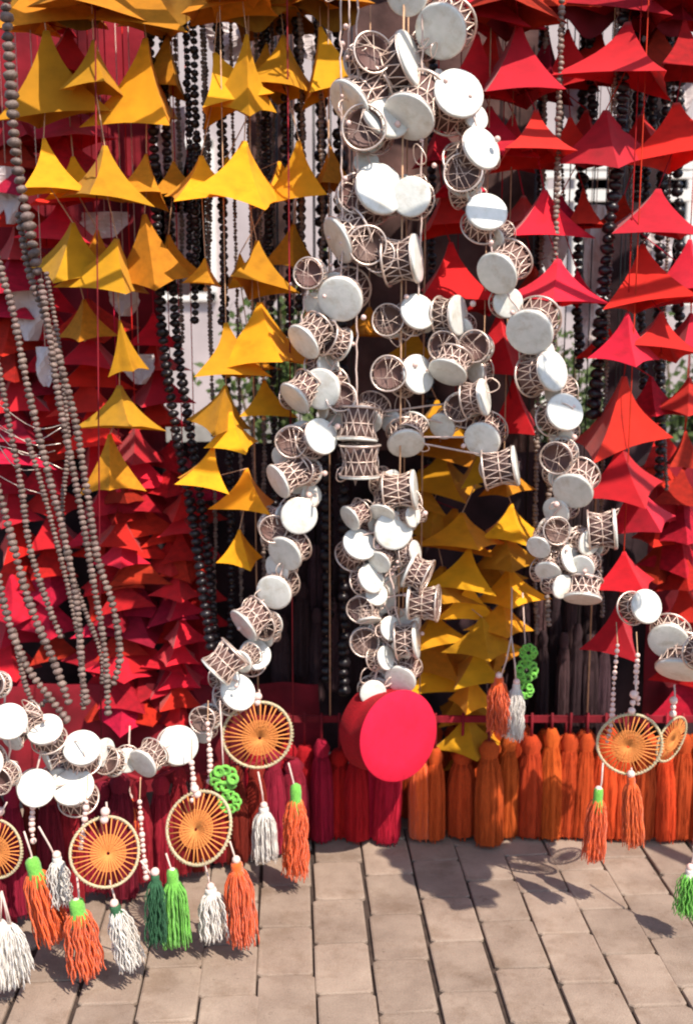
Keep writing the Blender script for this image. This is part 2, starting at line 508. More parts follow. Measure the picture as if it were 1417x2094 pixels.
def panel(label, xa, xb, py0, py1, Y, mk, seed, name='cloth'):
    cloth(name, label, 'cloth', X(xa, Y), X(xb, Y), Z(py1, Y), Z(py0, Y) if py0 is not None else RZ, Y, M[mk], .022, 9, seed, lambda u: .02 * math.sin(u * 8 + seed))
panel('dark red cloth behind the mustard cones at upper left', -120, 338, None, 935, 3.26, 'wine', 11, 'backing_cloth')
panel('dark brown cloth behind the upper drums', 690, 1085, None, 935, 3.27, 'umber', 12, 'backing_cloth')
panel('narrow black cloth behind the thick black beads at right', 1232, 1335, None, 935, 3.26, 'black', 13, 'backing_cloth')
panel('short grey brown cloth strip behind the yellow cones by the dark green shrub', 520, 610, None, 620, 3.28, 'umber', 15, 'backing_cloth')
# white cut-paper hangings in the gaps
def paper(px, py, wpx, hpx, Y, label):
    c = P(px, py, Y); t = thing('paper_hanging', label, 'paper hanging', c, 'white paper hangings behind the cones')
    wd, h = wpx * PX(Y) / 2, hpx * PX(Y) / 2
    b = MB(); rnd = random.Random(int(px * 3 + py)); n = 7; vs = []
    for s in (0, 1):
        for j in range(n + 1):
            v = j / n; ww = wd * (1 - .75 * max(0, v - .55) ** 1.2 * 2.2) * (1 + rnd.uniform(-.12, .12))
            for i in range(5):
                vs.append(((i / 4 - .5) * 2 * max(.004, ww), s * .0015 + .015 * math.sin(i * 1.3 + j * .8 + px), h - 2 * h * v))
    fs = []
    for s in (0, 1):
        for j in range(n):
            for i in range(4):
                a = s * (n + 1) * 5 + j * 5 + i; q = (a, a + 5, a + 6, a + 1); fs.append(q if s == 0 else q[::-1])
    b.add(vs, fs); link('sheet', b.mesh('sheet', M['lace'], False), t)
    b = MB(); b.tube([(0, 0, h), (0, 0, RZ - c.z)], .0012, 4); link('cord', b.mesh('cord', M['cordw']), t)
for a in ((1130, 500, 60, 120, 3.1, 'white paper hanging between red cones right of the drums'),
          (1215, 520, 45, 190, 3.1, 'long white paper hanging left of the black bead strand on the right'),
          (1200, 660, 40, 120, 3.15, 'lowest white paper hanging left of the black bead strand'),
          (1180, 205, 70, 90, 3.1, 'white paper hanging under the top row of red cones'),
          (1385, 190, 60, 110, 3.0, 'pale paper hanging at the top right edge'),
          (1345, 520, 60, 100, 3.1, 'white paper hanging beneath the red cones near the right edge'),
          (350, 300, 60, 150, 3.1, 'white paper hanging in the gap between the two upper rows of yellow cones'),
          (215, 460, 90, 50, 3.0, 'small white paper hanging above the widest yellow cone'),
          (255, 610, 60, 70, 3.0, 'white paper hanging below the widest yellow cone'),
          (285, 755, 60, 60, 2.98, 'small white paper hanging beside the narrow yellow cone'),
          (375, 520, 50, 160, 3.1, 'pale paper hanging right of the long dark bead strands'),
          (470, 85, 90, 70, 3.1, 'white paper hanging below the mustard valance'),
          (640, 90, 70, 60, 3.1, 'white paper hanging below the right end of the mustard valance'),
          (60, 640, 70, 110, 2.95, 'pink white paper hanging behind the grey beads at left'),
          (15, 400, 60, 110, 2.95, 'white paper hanging at the left edge behind the thick beads'),
          (95, 750, 40, 80, 2.9, 'small pale paper hanging between the grey bead strands')):
    paper(*a)

# ------------------------------------------------------------------ felt cones
def cone_mesh(name, sides, seed, m, flare=1.7, hh=1.0):
    """unit cone: half width about 0.5, height 1, apex at the origin, open below; thin folded felt with creased edges and pointed corners"""
    rnd = random.Random(seed)
    per = 6; seg = sides * per; rings = 9
    ex = [rnd.uniform(.94, 1.1) for _ in range(sides)]
    lean = rnd.uniform(-.05, .05); dip = [rnd.uniform(-.06, .14) for _ in range(sides)]
    off = [rnd.uniform(-.12, .12) for _ in range(sides)]
    vs = []; fs = []
    for sh in (0, 1):
        for j in range(rings + 1):
            v = j / rings
            prof = .03 + .54 * (v ** (flare + .5) * .62 + v * .38)
            for k in range(seg):
                ci = k // per; u = (k % per) / per; c2 = (ci + 1) % sides
                a0 = (ci + off[ci]) * 2 * PI / sides; a1 = (ci + 1 + off[c2]) * 2 * PI / sides
                p0 = Vector((math.cos(a0), math.sin(a0))) * ex[ci]; p1 = Vector((math.cos(a1), math.sin(a1))) * ex[c2]
                p = p0.lerp(p1, u); p *= 1 - (.13 * math.sin(PI * u)) * v
                z = -v * hh - (dip[ci] * (1 - u) + dip[c2] * u) * v * v + .05 * math.sin(PI * u) * v * v
                q = p * prof
                if sh: q = p * max(.004, prof - .013)
                nx = .02 * noise.noise(Vector((p.x * 2, p.y * 2, v * 2 + seed))) * v
                vs.append((q.x + lean * v + nx, q.y + nx, z))
    N = (rings + 1) * seg
    for sh in (0, 1):
        for j in range(rings):
            for k in range(seg):
                k2 = (k + 1) % seg; a = sh * N + j * seg
                q = (a + k, a + seg + k, a + seg + k2, a + k2)
                fs.append(q if sh == 0 else q[::-1])
    for k in range(seg):
        k2 = (k + 1) % seg; a = rings * seg
        fs.append((a + k, N + a + k, N + a + k2, a + k2))
    fs.append(tuple(range(seg)))
    b = MB(); b.add(vs, fs); me = b.mesh(name, m)
    for e in me.edges:
        i, j = e.vertices
        if i % seg == j % seg and (i % seg) % per == 0: e.use_edge_sharp = True
        if abs(i - j) == N or (i % N) >= rings * seg and (j % N) >= rings * seg: e.use_edge_sharp = True
    return me
def variants(mk):
    return [cone_mesh('felt_cone', s, i * 11 + 3, M[mk], fl) for i, (s, fl) in enumerate(((4, 1.5), (3, 1.3), (4, 1.2), (3, 1.7), (4, 1.4), (4, 2.0)))]
CONES = {k: variants(k) for k in ('yellow', 'red', 'maroon', 'orangefelt')}

def cone_strand(label, items, Y, mk, seed=0, group=None, tail=25, cordm=None, cname='felt_cone_strand', jit=.03):
    """items: (centre x, apex y, base y, width) in photo pixels at distance Y"""
    rnd = random.Random(seed * 13 + int(items[0][0]))
    x0 = items[0][0]; top = P(x0, items[0][1], Y)
    base = Vector((top.x, Y, RZ))
    t = thing(cname, label, 'garland', base, group)
    pts = [Vector((0, 0, 0))]
    if items[0][1] < 140 and group:
        x_, o_ = items[0][0], items[0][1] * .25
        items = [(x_ + rnd.uniform(-12, 12), -75, 28 + rnd.uniform(-12, 30), 165 * rnd.uniform(.8, 1.1), rnd.randrange(6), 'orangefelt' if mk == 'yellow' else 'maroon')] + list(items)
    for it in items:
        cx, ya, yb, wd = it[:4]
        y = Y + rnd.uniform(-jit, jit)
        p = P(cx, ya, y); q = P(cx, yb, y)
        w_, h_ = wd * PX(y) * (1.06 if x0 < 0 and items[0][0] in (130, 30, 20) else 1.17), (p.z - q.z)
        kk = it[4] if len(it) > 4 else rnd.randrange(6)
        mk2 = it[5] if len(it) > 5 else mk
        tilt = it[6] if len(it) > 6 else rnd.uniform(-8, 8)
        rot = Euler((R(rnd.uniform(-9, 9)), R(tilt), 0)).to_quaternion() @ Euler((0, 0, rnd.uniform(0, 6.28))).to_quaternion()
        o = link('felt_cone', CONES[mk2][kk], t, p - base, rot, (w_, w_, h_ * .98))
        pts.append(p - base); pts.append(q.lerp(p, .3) - base)
    e = pts[-1] + Vector((0, 0, -tail * PX(Y))); pts.append(e)
    cordm = cordm or ('cord' if mk == 'yellow' else 'maroon')
    b = MB(); b.tube(pts, .0015, 5); link('cord', b.mesh('cord', M[cordm]), t)
    # knot under the last cone
    b = MB(); b.ball(e, .006, 8, 6); link('knot', b.mesh('knot', M[cordm]), t)
    return t
GY = 'garlands of mustard felt cones'
GR = 'garlands of red felt cones'
cone_strand('leftmost mustard cone garland, beside the thick twisted grey beads', [(95, 62, 238, 165, 3, 'yellow', 0), (90, 283, 398, 140, 0), (150, 455, 562, 140, 2), (172, 612, 692, 100, 1, 'orangefelt')], 2.80, 'yellow', 1, GY)
cone_strand('long mustard cone garland with the widest cone and a narrow closed one below', [(192, 82, 192, 105, 4), (215, 298, 412, 160, 0), (240, 488, 597, 185, 1, 'yellow', 3), (245, 655, 765, 66, 4), (245, 788, 874, 170, 3), (225, 888, 1000, 100, 2, 'orangefelt')], 2.76, 'yellow', 2, GY)
cone_strand('short mustard cone garland hung third from the left edge', [(300, 78, 247, 195, 3, 'yellow', 0), (300, 315, 412, 95, 2, 'orangefelt'), (296, 438, 582, 120, 2, 'orangefelt')], 2.84, 'yellow', 3, GY)
cone_strand('mustard cone garland whose bright lemon top cone tips sideways', [(438, 108, 228, 135, 2, 'yellow', -22), (412, 318, 407, 130, 0), (420, 528, 582, 75, 1)], 2.80, 'yellow', 4, GY)
cone_strand('mustard cone garland of five cones left of the dark green gap', [(505, 70, 235, 100, 4), (500, 288, 408, 175, 0), (525, 492, 592, 130, 3), (532, 618, 745, 165, 2), (540, 778, 852, 100, 1)], 2.77, 'yellow', 5, GY)
cone_strand('mustard cone garland next to the white and black beads, three cones', [(580, 72, 198, 130, 0), (612, 288, 403, 155, 3), (600, 458, 546, 95, 2, 'orangefelt')], 2.84, 'yellow', 6, GY)
cone_strand('mustard cone garland nearest the uppermost drums', [(655, 55, 193, 120, 2, 'yellow', -12), (675, 298, 392, 80, 4, 'orangefelt')], 2.82, 'yellow', 7, GY)
cone_strand('low mustard cone garland reaching down beside the falling drums', [(462, 660, 770, 130, 3, 'yellow', -6), (462, 788, 880, 120, 1), (472, 842, 914, 100, 0), (437, 912, 1002, 115, 4, 'yellow', 14), (505, 958, 1042, 130, 3), (490, 1083, 1150, 75, 2)], 2.74, 'yellow', 8, GY)
cone_strand('dim mustard cone garland showing between the drum garlands', [(755, 628, 690, 95, 2, 'orangefelt'), (850, 680, 742, 120, 1), (893, 818, 892, 130, 0), (905, 925, 1002, 160, 3), (885, 1028, 1092, 120, 1), (905, 1158, 1222, 155, 0), (885, 1250, 1312, 130, 2), (885, 1335, 1398, 120, 3)], 2.92, 'yellow', 9, GY, jit=.04)
cone_strand('dense mustard cone garland right of the middle drums, ending low over the tassels', [(985, 905, 985, 120, 2), (945, 1048, 1112, 150, 0), (960, 1120, 1190, 140, 3), (960, 1195, 1262, 120, 1), (985, 1262, 1330, 130, 0), (975, 1325, 1385, 120, 2), (960, 1372, 1442, 100, 1), (955, 1455, 1530, 120, 4)], 2.84, 'yellow', 10, GY)
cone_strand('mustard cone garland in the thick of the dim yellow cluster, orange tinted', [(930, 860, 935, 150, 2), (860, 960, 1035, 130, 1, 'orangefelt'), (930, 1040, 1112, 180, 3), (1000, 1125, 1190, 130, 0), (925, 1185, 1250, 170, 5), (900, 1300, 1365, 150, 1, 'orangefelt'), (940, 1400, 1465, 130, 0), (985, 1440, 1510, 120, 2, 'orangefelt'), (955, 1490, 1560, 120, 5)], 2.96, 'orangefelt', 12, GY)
cone_strand('dense mustard cone garland touching the right hand drums', [(1030, 940, 1010, 95, 1, 'orangefelt'), (1045, 1030, 1100, 110, 4), (1035, 1090, 1160, 130, 1), (1040, 1160, 1230, 120, 2), (1030, 1225, 1292, 120, 0), (1020, 1285, 1350, 110, 3, 'orangefelt')], 2.88, 'yellow', 11, GY)
# red garlands, right side
cone_strand('red cone garland directly right of the topmost drum', [(975, 70, 195, 130, 1), (1000, 218, 332, 160, 2), (935, 330, 400, 110, 0, 'maroon')], 2.84, 'red', 21, GR)
cone_strand('red cone garland with a tall narrow top cone', [(1060, 45, 205, 160, 4), (1095, 225, 335, 165, 0), (1112, 388, 482, 170, 1, 'red', 0), (1140, 530, 622, 160, 0)], 2.80, 'red', 22, GR)
cone_strand('red cone garland of small cones left of the pale papers', [(1160, 60, 180, 120, 2), (1165, 240, 330, 120, 1), (1192, 385, 472, 85, 4)], 2.86, 'red', 23, GR)
cone_strand('red cone garland with a broad folded top cone sunlit from the right', [(1285, 45, 170, 200, 3, 'red', 3), (1238, 225, 335, 165, 2)], 2.80, 'red', 24, GR)
cone_strand('red cone garland at the upper right edge of the display', [(1398, 40, 160, 130, 0, 'maroon'), (1382, 210, 325, 175, 3), (1345, 385, 478, 175, 2), (1312, 500, 628, 165, 1), (1352, 638, 725, 130, 0)], 2.78, 'red', 25, GR)
cone_strand('long red cone garland of pointed cones right of the black beads', [(1283, 640, 742, 120, 4), (1275, 770, 915, 175, 3, 'red', 0), (1268, 908, 1010, 155, 0, 'red', -5), (1295, 985, 1082, 135, 1, 'red', -12)], 2.74, 'red', 26, GR)
cone_strand('small red cone garland ending low beside the last drums', [(1275, 1128, 1200, 110, 2), (1263, 1235, 1320, 125, 3)], 2.72, 'red', 27, GR)
cone_strand('red cone garland half cut by the right edge, lower cones pinkish', [(1410, 490, 610, 120, 2), (1412, 640, 715, 110, 1), (1408, 772, 842, 100, 0), (1400, 880, 955, 100, 3, 'maroon')], 2.88, 'red', 28, GR)
cone_strand('red cone garland behind the drums in the upper middle', [(895, 255, 335, 110, 1, 'maroon'), (905, 395, 475, 110, 2), (920, 495, 605, 150, 3, 'red', 0)], 2.88, 'red', 29, GR)
cone_strand('red cone garland behind the right hand drums at mid height', [(1020, 640, 765, 130, 2), (1050, 775, 885, 100, 1), (1000, 560, 640, 90, 4, 'maroon')], 2.9, 'red', 30, GR)
cone_strand('red cone garland filling between the broad folded cone and the right edge', [(1345, 55, 160, 150, 2, 'maroon'), (1310, 235, 330, 150, 0), (1275, 400, 472, 90, 1, 'maroon'), (1395, 545, 620, 110, 3)], 2.92, 'red', 31, GR)
cone_strand('red cone garland behind the tall narrow red cone', [(1010, 55, 185, 140, 3), (1050, 235, 335, 150, 1), (1070, 400, 475, 110, 2), (1090, 545, 615, 110, 4, 'maroon')], 2.92, 'red', 32, GR)
cone_strand('red cone garland whose top cone fills the gap left of the broad folded cone', [(1120, 70, 200, 130, 1, 'maroon'), (1200, 225, 325, 150, 3), (1145, 400, 472, 110, 0, 'maroon'), (1180, 555, 618, 90, 2)], 2.94, 'red', 33, GR)
cone_strand('red cone garland left of the long pointed cones, behind the black beads', [(1225, 60, 165, 120, 0, 'maroon'), (1265, 245, 330, 120, 4), (1240, 660, 735, 90, 1), (1330, 770, 850, 100, 2, 'maroon')], 2.95, 'red', 34, GR)
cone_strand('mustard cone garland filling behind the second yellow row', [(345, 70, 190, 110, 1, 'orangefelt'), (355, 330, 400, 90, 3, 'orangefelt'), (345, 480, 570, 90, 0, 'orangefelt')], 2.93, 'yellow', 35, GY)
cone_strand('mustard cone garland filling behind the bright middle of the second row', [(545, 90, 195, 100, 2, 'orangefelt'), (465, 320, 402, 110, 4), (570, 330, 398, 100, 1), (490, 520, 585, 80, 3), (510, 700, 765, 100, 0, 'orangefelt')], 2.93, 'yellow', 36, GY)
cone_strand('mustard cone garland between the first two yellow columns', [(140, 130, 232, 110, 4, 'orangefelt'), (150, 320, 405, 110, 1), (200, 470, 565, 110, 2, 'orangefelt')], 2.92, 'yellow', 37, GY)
# red garlands of the left field, their shade partly painted as maroon felt
GB = 'shaded red cone garlands behind on the left'
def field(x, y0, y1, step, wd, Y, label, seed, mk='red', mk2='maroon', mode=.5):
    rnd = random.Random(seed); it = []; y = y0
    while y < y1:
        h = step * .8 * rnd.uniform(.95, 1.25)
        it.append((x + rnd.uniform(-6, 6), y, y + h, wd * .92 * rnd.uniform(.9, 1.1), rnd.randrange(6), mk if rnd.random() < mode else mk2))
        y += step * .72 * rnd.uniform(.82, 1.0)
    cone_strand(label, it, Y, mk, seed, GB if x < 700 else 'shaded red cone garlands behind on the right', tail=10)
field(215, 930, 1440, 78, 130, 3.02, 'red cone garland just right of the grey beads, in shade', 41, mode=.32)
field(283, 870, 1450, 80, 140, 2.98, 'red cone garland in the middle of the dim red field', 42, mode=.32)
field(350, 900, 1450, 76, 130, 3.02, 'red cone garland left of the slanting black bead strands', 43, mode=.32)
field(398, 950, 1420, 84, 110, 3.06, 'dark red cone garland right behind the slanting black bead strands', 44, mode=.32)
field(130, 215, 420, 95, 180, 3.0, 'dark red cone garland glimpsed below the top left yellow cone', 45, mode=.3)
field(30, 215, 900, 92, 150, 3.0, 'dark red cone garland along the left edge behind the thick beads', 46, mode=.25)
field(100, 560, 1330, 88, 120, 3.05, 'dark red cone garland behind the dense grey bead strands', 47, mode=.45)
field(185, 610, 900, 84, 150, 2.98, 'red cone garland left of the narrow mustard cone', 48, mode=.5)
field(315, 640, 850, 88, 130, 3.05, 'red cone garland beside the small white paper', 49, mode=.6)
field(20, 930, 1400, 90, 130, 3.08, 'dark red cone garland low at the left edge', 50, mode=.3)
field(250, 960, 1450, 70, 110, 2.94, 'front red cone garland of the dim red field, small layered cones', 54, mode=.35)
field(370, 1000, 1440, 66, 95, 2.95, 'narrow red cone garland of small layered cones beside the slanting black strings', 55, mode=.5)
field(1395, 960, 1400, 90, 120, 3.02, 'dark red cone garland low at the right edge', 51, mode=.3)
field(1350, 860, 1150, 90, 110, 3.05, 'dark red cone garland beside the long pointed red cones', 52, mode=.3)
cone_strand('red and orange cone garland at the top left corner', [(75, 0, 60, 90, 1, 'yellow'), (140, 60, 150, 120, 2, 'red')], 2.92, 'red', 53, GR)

# ------------------------------------------------------------------ drums
def drum_meshes(k):
    rnd = random.Random(k); D = {}
    # axis +Z is the white head's normal; unit radius 1, head at z=0, body to z=-L
    L = (1.3, 1.55, 1.05)[k]
    b = MB(); b.lathe([(.93, -.10), (1.0, -.08), (1.02, 0), (.985, .045), (.9, .06), (.5, .075), (.01, .08)], 30); D['drumhead'] = b.mesh('drumhead', M['white'])
    b = MB(); b.lathe([(.86, -.10), (.76, -L * .35), (.73, -L * .5), (.76, -L * .65), (.86, -L + .03), (.80, -L + .03), (.76, -L + .30)], 26); D['body'] = b.mesh('body', M['brown'])
    b = MB()
    n = 13
    for i in range(n):
        a = 2 * PI * i / n + rnd.uniform(-.05, .05); a2 = 2 * PI * (i + .5) / n; a3 = 2 * PI * (i + 1) / n
        def q(an, z, rr): return (rr * math.cos(an), rr * math.sin(an), z)
        b.tube([q(a, -.09, .98), q((a + a2) / 2, -L * .28, .84 + rnd.uniform(-.02, .05)), q(a2, -L * .5, .78), q((a2 + a3) / 2, -L * .72, .84 + rnd.uniform(-.02, .05)), q(a3, -L, .98)], .028, 5)
        b.tube([q(a, -L, .98), q((a + a2) / 2, -L * .72, .86), q(a2, -L * .5, .8), q((a2 + a3) / 2, -L * .28, .86), q(a3, -.09, .98)], .022, 5)
    b.ring((0, 0, -L * .5), (0, 0, 1), .79, .035, 24, 5, .02)
    for i in range(5):
        a = rnd.uniform(0, 6.28); a2 = a + rnd.uniform(1.9, 3.6)
        b.tube([(.97 * math.cos(a), .97 * math.sin(a), -L), (.3 * math.cos(a + a2), .25 * math.sin(a), -L - .04), (.97 * math.cos(a2), .97 * math.sin(a2), -L)], .015, 5)
    D['lacing'] = b.mesh('lacing', M['wire'])
    b = MB(); b.ring((0, 0, -L), (0, 0, 1), 1.0, .055, 32, 8, .015); D['hoop'] = b.mesh('hoop', M['rim'])
    b = MB(); b.ring((0, 0, -.10), (0, 0, 1), 1.0, .035, 32, 6, 0); D['head_ring'] = b.mesh('head_ring', M['rim'])
    return D
DR = [drum_meshes(k) for k in range(3)]
def place_drum(t, x, y, r, yaw, pit, Y, k):
    if abs(yaw) > 110: Y += .04; r *= .84
    else:
        r *= 1.0
        if yaw < 0 and -20 < pit < 45: yaw -= 12; pit += 13
        elif yaw > 0 and pit < 20: pit -= 6
    c = P(x, y, Y)
    n = Euler((R(pit), 0, R(yaw))).to_matrix() @ Vector((0, -1, 0))   # yaw + turns the face to the right, pitch - up
    q = n.to_track_quat('Z', 'Y') @ Euler((0, 0, random.uniform(0, 6.28))).to_quaternion()
    s = r * PX(Y)
    d = DR[k % 3]
    dr = link('drum', d['body'], t, c - t.location, q, s)
    link('drumhead', d['drumhead'], dr); link('lacing', d['lacing'], dr); link('hoop', d['hoop'], dr); link('head_ring', d['head_ring'], dr)
    return c - t.location
def drum_garland(label, lst, Yf, seed, pts_extra=None):
    random.seed(seed)
    Y0 = Yf(lst[0][0], lst[0][1]); p0 = P(lst[0][0], lst[0][1], Y0)
    base = Vector((p0.x, Y0, RZ))
    t = thing('drum_garland', label, 'garland', base, 'garlands of small white drums')
    pts = [Vector((0, 0, 0))]
    for i, (x, y, r, yaw, pit) in enumerate(lst):
        Y = Yf(x, y) + random.uniform(-.012, .012)
        pts.append(place_drum(t, x, y, r, yaw, pit, Y, random.randrange(3)) + Vector((0, .015, .01)))
    if len(lst) > 9:
        for (xa, ya, ra, wa, pa), (xb, yb, rb, wb, pb) in zip(lst, lst[1:]):
            if math.hypot(xa - xb, ya - yb) < 150:
                x, y = (xa + xb) / 2 + random.uniform(-18, 18), (ya + yb) / 2 + random.uniform(-12, 12)
                place_drum(t, x, y, random.uniform(23, 31), random.uniform(-60, 60), random.uniform(-20, 15), Yf(x, y) + .045, random.randrange(3))
    b = MB(); sp = spline(pts, .02)
    sp = [p + Vector((random.gauss(0, .0015), random.gauss(0, .0015), 0)) for p in sp]
    b.tube(sp, .0024, 5); link('cord', b.mesh('cord', M['cordw']), t)
    # wire curls and small bells along the cord
    b = MB(); g = MB()
    for p in sp[::3]:
        if random.random() < .35:
            c = p + Vector((random.uniform(-.03, .03), random.uniform(-.02, .02), random.uniform(-.02, .02)))
            b.ring(c, (random.gauss(0, 1), -1, random.gauss(0, .6)), random.uniform(.010, .026), .0016, 16, 4, .1)
        if random.random() < .5:
            g.ball(p + Vector((random.uniform(-.04, .04), random.uniform(-.03, .01), random.uniform(-.02, .02))), random.uniform(.004, .008), 8, 6)
    o = link('wire_curls', b.mesh('wire_curls', M['wire']), t); o['kind'] = 'stuff'
    o = link('tiny_bells', g.mesh('tiny_bells', M['pearl']), t); o['kind'] = 'stuff'
    return t
# (x, y, radius px, yaw, pitch) ; pitch negative tips the face up
drum_garland('drum garland on the right, falling past the red cones from the topmost grey drum',
 [(900, 65, 52, -18, 14), (843, 122, 58, 64, -12), (938, 190, 50, 14, -12), (985, 302, 44, 34, -14), (950, 365, 44, 168, 10), (995, 432, 41, 6, -22), (1015, 560, 44, -26, 14), (1082, 680, 48, -12, 10), (1130, 758, 42, 38, -8),
  (1155, 842, 39, 14, -14), (1150, 925, 40, 152, -10), (1170, 1005, 42, -14, 14), (1125, 1085, 34, 190, 10), (1168, 1142, 30, 44, -12), (1258, 1082, 42, 78, 0), (1100, 1120, 26, -20, 10), (1205, 1110, 28, 30, 10), (1120, 1170, 28, -10, 20), (1150, 1200, 26, 30, 10), (1190, 1160, 26, -20, 0), (1190, 1225, 40, -14, 60)],
 lambda x, y: 2.66 - .00008 * y, 61)
drum_garland('drum garland of the upper middle, two white drums side by side in it',
 [(715, 215, 52, -44, 22), (740, 130, 46, 200, 8), (790, 228, 54, 30, -16), (835, 240, 52, -20, 30), (748, 270, 50, 175, 0), (778, 385, 52, 24, -10), (840, 402, 39, -4, -16), (725, 405, 46, 188, 6), (690, 492, 48, -54, 12), (745, 505, 44, 185, 0), (853, 528, 48, 74, 0), (790, 535, 38, 160, 10)],
 lambda x, y: 2.64, 62)
def Yswag(x, y):
    if y < 1350: return 2.62
    return 2.56 - (560 - x) * .00075 if x < 560 else 2.58
SW = [(695, 612, 46, -4, 6), (640, 560, 36, 165, 0), (620, 700, 40, -38, 20), (700, 705, 42, 120, 20), (655, 796, 42, -10, -8), (602, 815, 38, -40, 22), (700, 820, 36, 175, 20), (658, 892, 38, 38, -14), (600, 900, 38, 175, 0),
  (568, 985, 38, -46, 10), (635, 965, 34, 150, 10), (612, 1055, 38, 10, 2), (555, 1075, 34, 190, 0), (582, 1133, 40, -20, 8), (560, 1212, 38, -4, -2), (498, 1280, 40, -42, 16), (555, 1275, 34, 150, 0), (522, 1338, 34, 20, -30), (440, 1375, 40, -60, 30), (488, 1415, 40, 38, -26),
  (430, 1465, 34, 165, 10), (366, 1524, 42, 18, -16), (292, 1562, 35, -18, 4), (235, 1560, 36, 160, 30), (168, 1528, 40, 12, -40), (150, 1608, 44, -4, -52), (75, 1612, 40, 18, -14), (92, 1490, 38, -6, -55), (20, 1475, 38, 24, -14), (18, 1580, 36, 170, 0), (0, 1400, 34, 170, 20), (-30, 1560, 38, 10, -10)]
drum_garland('longest drum garland, falling from mid height and swinging to the lower left corner', SW, Yswag, 63)
drum_garland('middle drum garland ending just above the big red disc',
 [(855, 637, 37, 20, -14), (800, 660, 38, 165, 10), (937, 645, 40, 58, 4), (910, 700, 36, 170, -10), (856, 765, 40, 38, -6), (800, 765, 42, 170, 4), (915, 762, 40, -20, 34), (978, 712, 38, 160, 6), (990, 812, 38, 66, -4), (940, 830, 34, 170, 0), (748, 858, 34, -14, 18), (850, 862, 34, 150, -40), (985, 900, 38, -12, 6), (830, 908, 38, 4, 38),
  (1055, 952, 42, 78, -4), (1010, 955, 34, 170, 0)], lambda x, y: 2.65, 64)
drum_garland('lower middle drum garland of dark laced drums above the big red disc',
 [(730, 900, 42, -20, 80), (735, 975, 42, 0, 88), (848, 1000, 40, 80, 0), (805, 1085, 40, 12, -4), (736, 1112, 36, 24, -32), (760, 1182, 32, 40, -18), (838, 1165, 38, 72, 200), (745, 1240, 34, 160, 0), (838, 1230, 38, 76, 180), (852, 1308, 40, 80, 0), (745, 1310, 36, 180, 10), (790, 1345, 26, 50, -10), (818, 1390, 34, -8, 6), (763, 1418, 28, 6, 2), (800, 1285, 26, 34, -10), (770, 1215, 24, 20, -20), (850, 1130, 26, 64, -6), (775, 1150, 26, -20, 10), (755, 1270, 26, 10, 60), (820, 1330, 24, -30, 20), (780, 1050, 28, -10, 30), (845, 1055, 24, 50, 0), (715, 1060, 28, -40, 10)],
 lambda x, y: 2.63, 65)
drum_garland('drum garland by the lowest red cone at the right edge, mostly out of view',
 [(1560, 1050, 40, 0, 0), (1545, 1130, 42, 40, 0), (1510, 1200, 42, 10, 20), (1490, 1270, 40, 170, 0), (1452, 1340, 40, 20, 0), (1390, 1372, 52, -24, 50), (1366, 1312, 42, -8, 4), (1322, 1240, 36, 20, -12)], lambda x, y: 2.44 - max(0, x - 1400) * .0020, 66)  # drums past the right edge are added for their ground shadow
drum_garland('single drum peeping in at the very top of the middle', [(832, -12, 40, -4, 10)], lambda x, y: 2.66, 67)

# ------------------------------------------------------------------ bead strands
def bead_mesh(k, mk, r=1.0):
    b = MB(); rnd = random.Random(k); seg, rings = 9, 6; vs = []; prof = []
    for i in range(rings + 1):
        a = PI * i / rings; prof.append((max(.05, math.sin(a)) * r, -.72 * math.cos(a)))
    b.lathe(prof, seg, None, lambda a, i: 1 + .12 * math.sin(3 * a + i + k))
    return b.mesh('bead', M[mk])
BEADS = {mk: [bead_mesh(k, mk) for k in range(4)] for mk in ('bead', 'beaddark')}
def bead_strand(label, pix, Y, rb, mk='bead', each=True, group='strings of grey brown beads', to_rail=True, slack=.02, cname='bead_strand'):
    n = len(pix); pts = []
    for i, (x, y) in enumerate(pix):
        yy = Y[0] + (Y[1] - Y[0]) * i / max(1, n - 1) if isinstance(Y, tuple) else Y
        pts.append(P(x, y, yy))
    if to_rail: pts = [Vector((pts[0].x - (.01), pts[0].y, RZ))] + pts if pts[0].z < RZ - .03 else pts
    base = pts[0].copy()
    t = thing(cname, label, 'bead string', base, group)
    sp = spline([p - base for p in pts], rb * 1.42)
    rnd = random.Random(int(pix[0][0] * 7 + pix[-1][0]))
    if each:
        sp = sp[:299]
        for i, p in enumerate(sp):
            a = sp[max(0, i - 1)]; b_ = sp[min(len(sp) - 1, i + 1)]
            d = (b_ - a).normalized() if (b_ - a).length > 0 else Vector((0, 0, 1))
            d = (d + Vector([rnd.gauss(0, .16) for _ in range(3)])).normalized()
            link('bead', rnd.choice(BEADS[mk]), t, p, d.to_track_quat('Z', 'Y'), rb * rnd.uniform(.85, 1.15))
    else:
        m = MB()
        for i, p in enumerate(sp):
            a = sp[max(0, i - 1)]; b_ = sp[min(len(sp) - 1, i + 1)]
            q = (b_ - a).to_track_quat('Z', 'Y').to_matrix().to_4x4()
            m.ball(p + Vector([rnd.gauss(0, rb * .12) for _ in range(3)]), rb * rnd.uniform(.8, 1.15), 6, 4, .8, q)
        o = link('beads', m.mesh('beads', M[mk]), t); o['kind'] = 'stuff'
    m = MB(); m.tube(sp, .0014, 4); link('cord', m.mesh('cord', M['cord']), t)
    return t
bead_strand('thickest twisted grey bead string down the top left edge', [(12, 0), (22, 160), (35, 330), (62, 470), (78, 560)], 2.42, .0135)
bead_strand('grey bead string from the thick beads down to the swag, third from the left', [(84, 575), (98, 660), (122, 820), (158, 1000), (190, 1180), (215, 1330), (222, 1460)], (2.42, 2.36), .0085, to_rail=False)
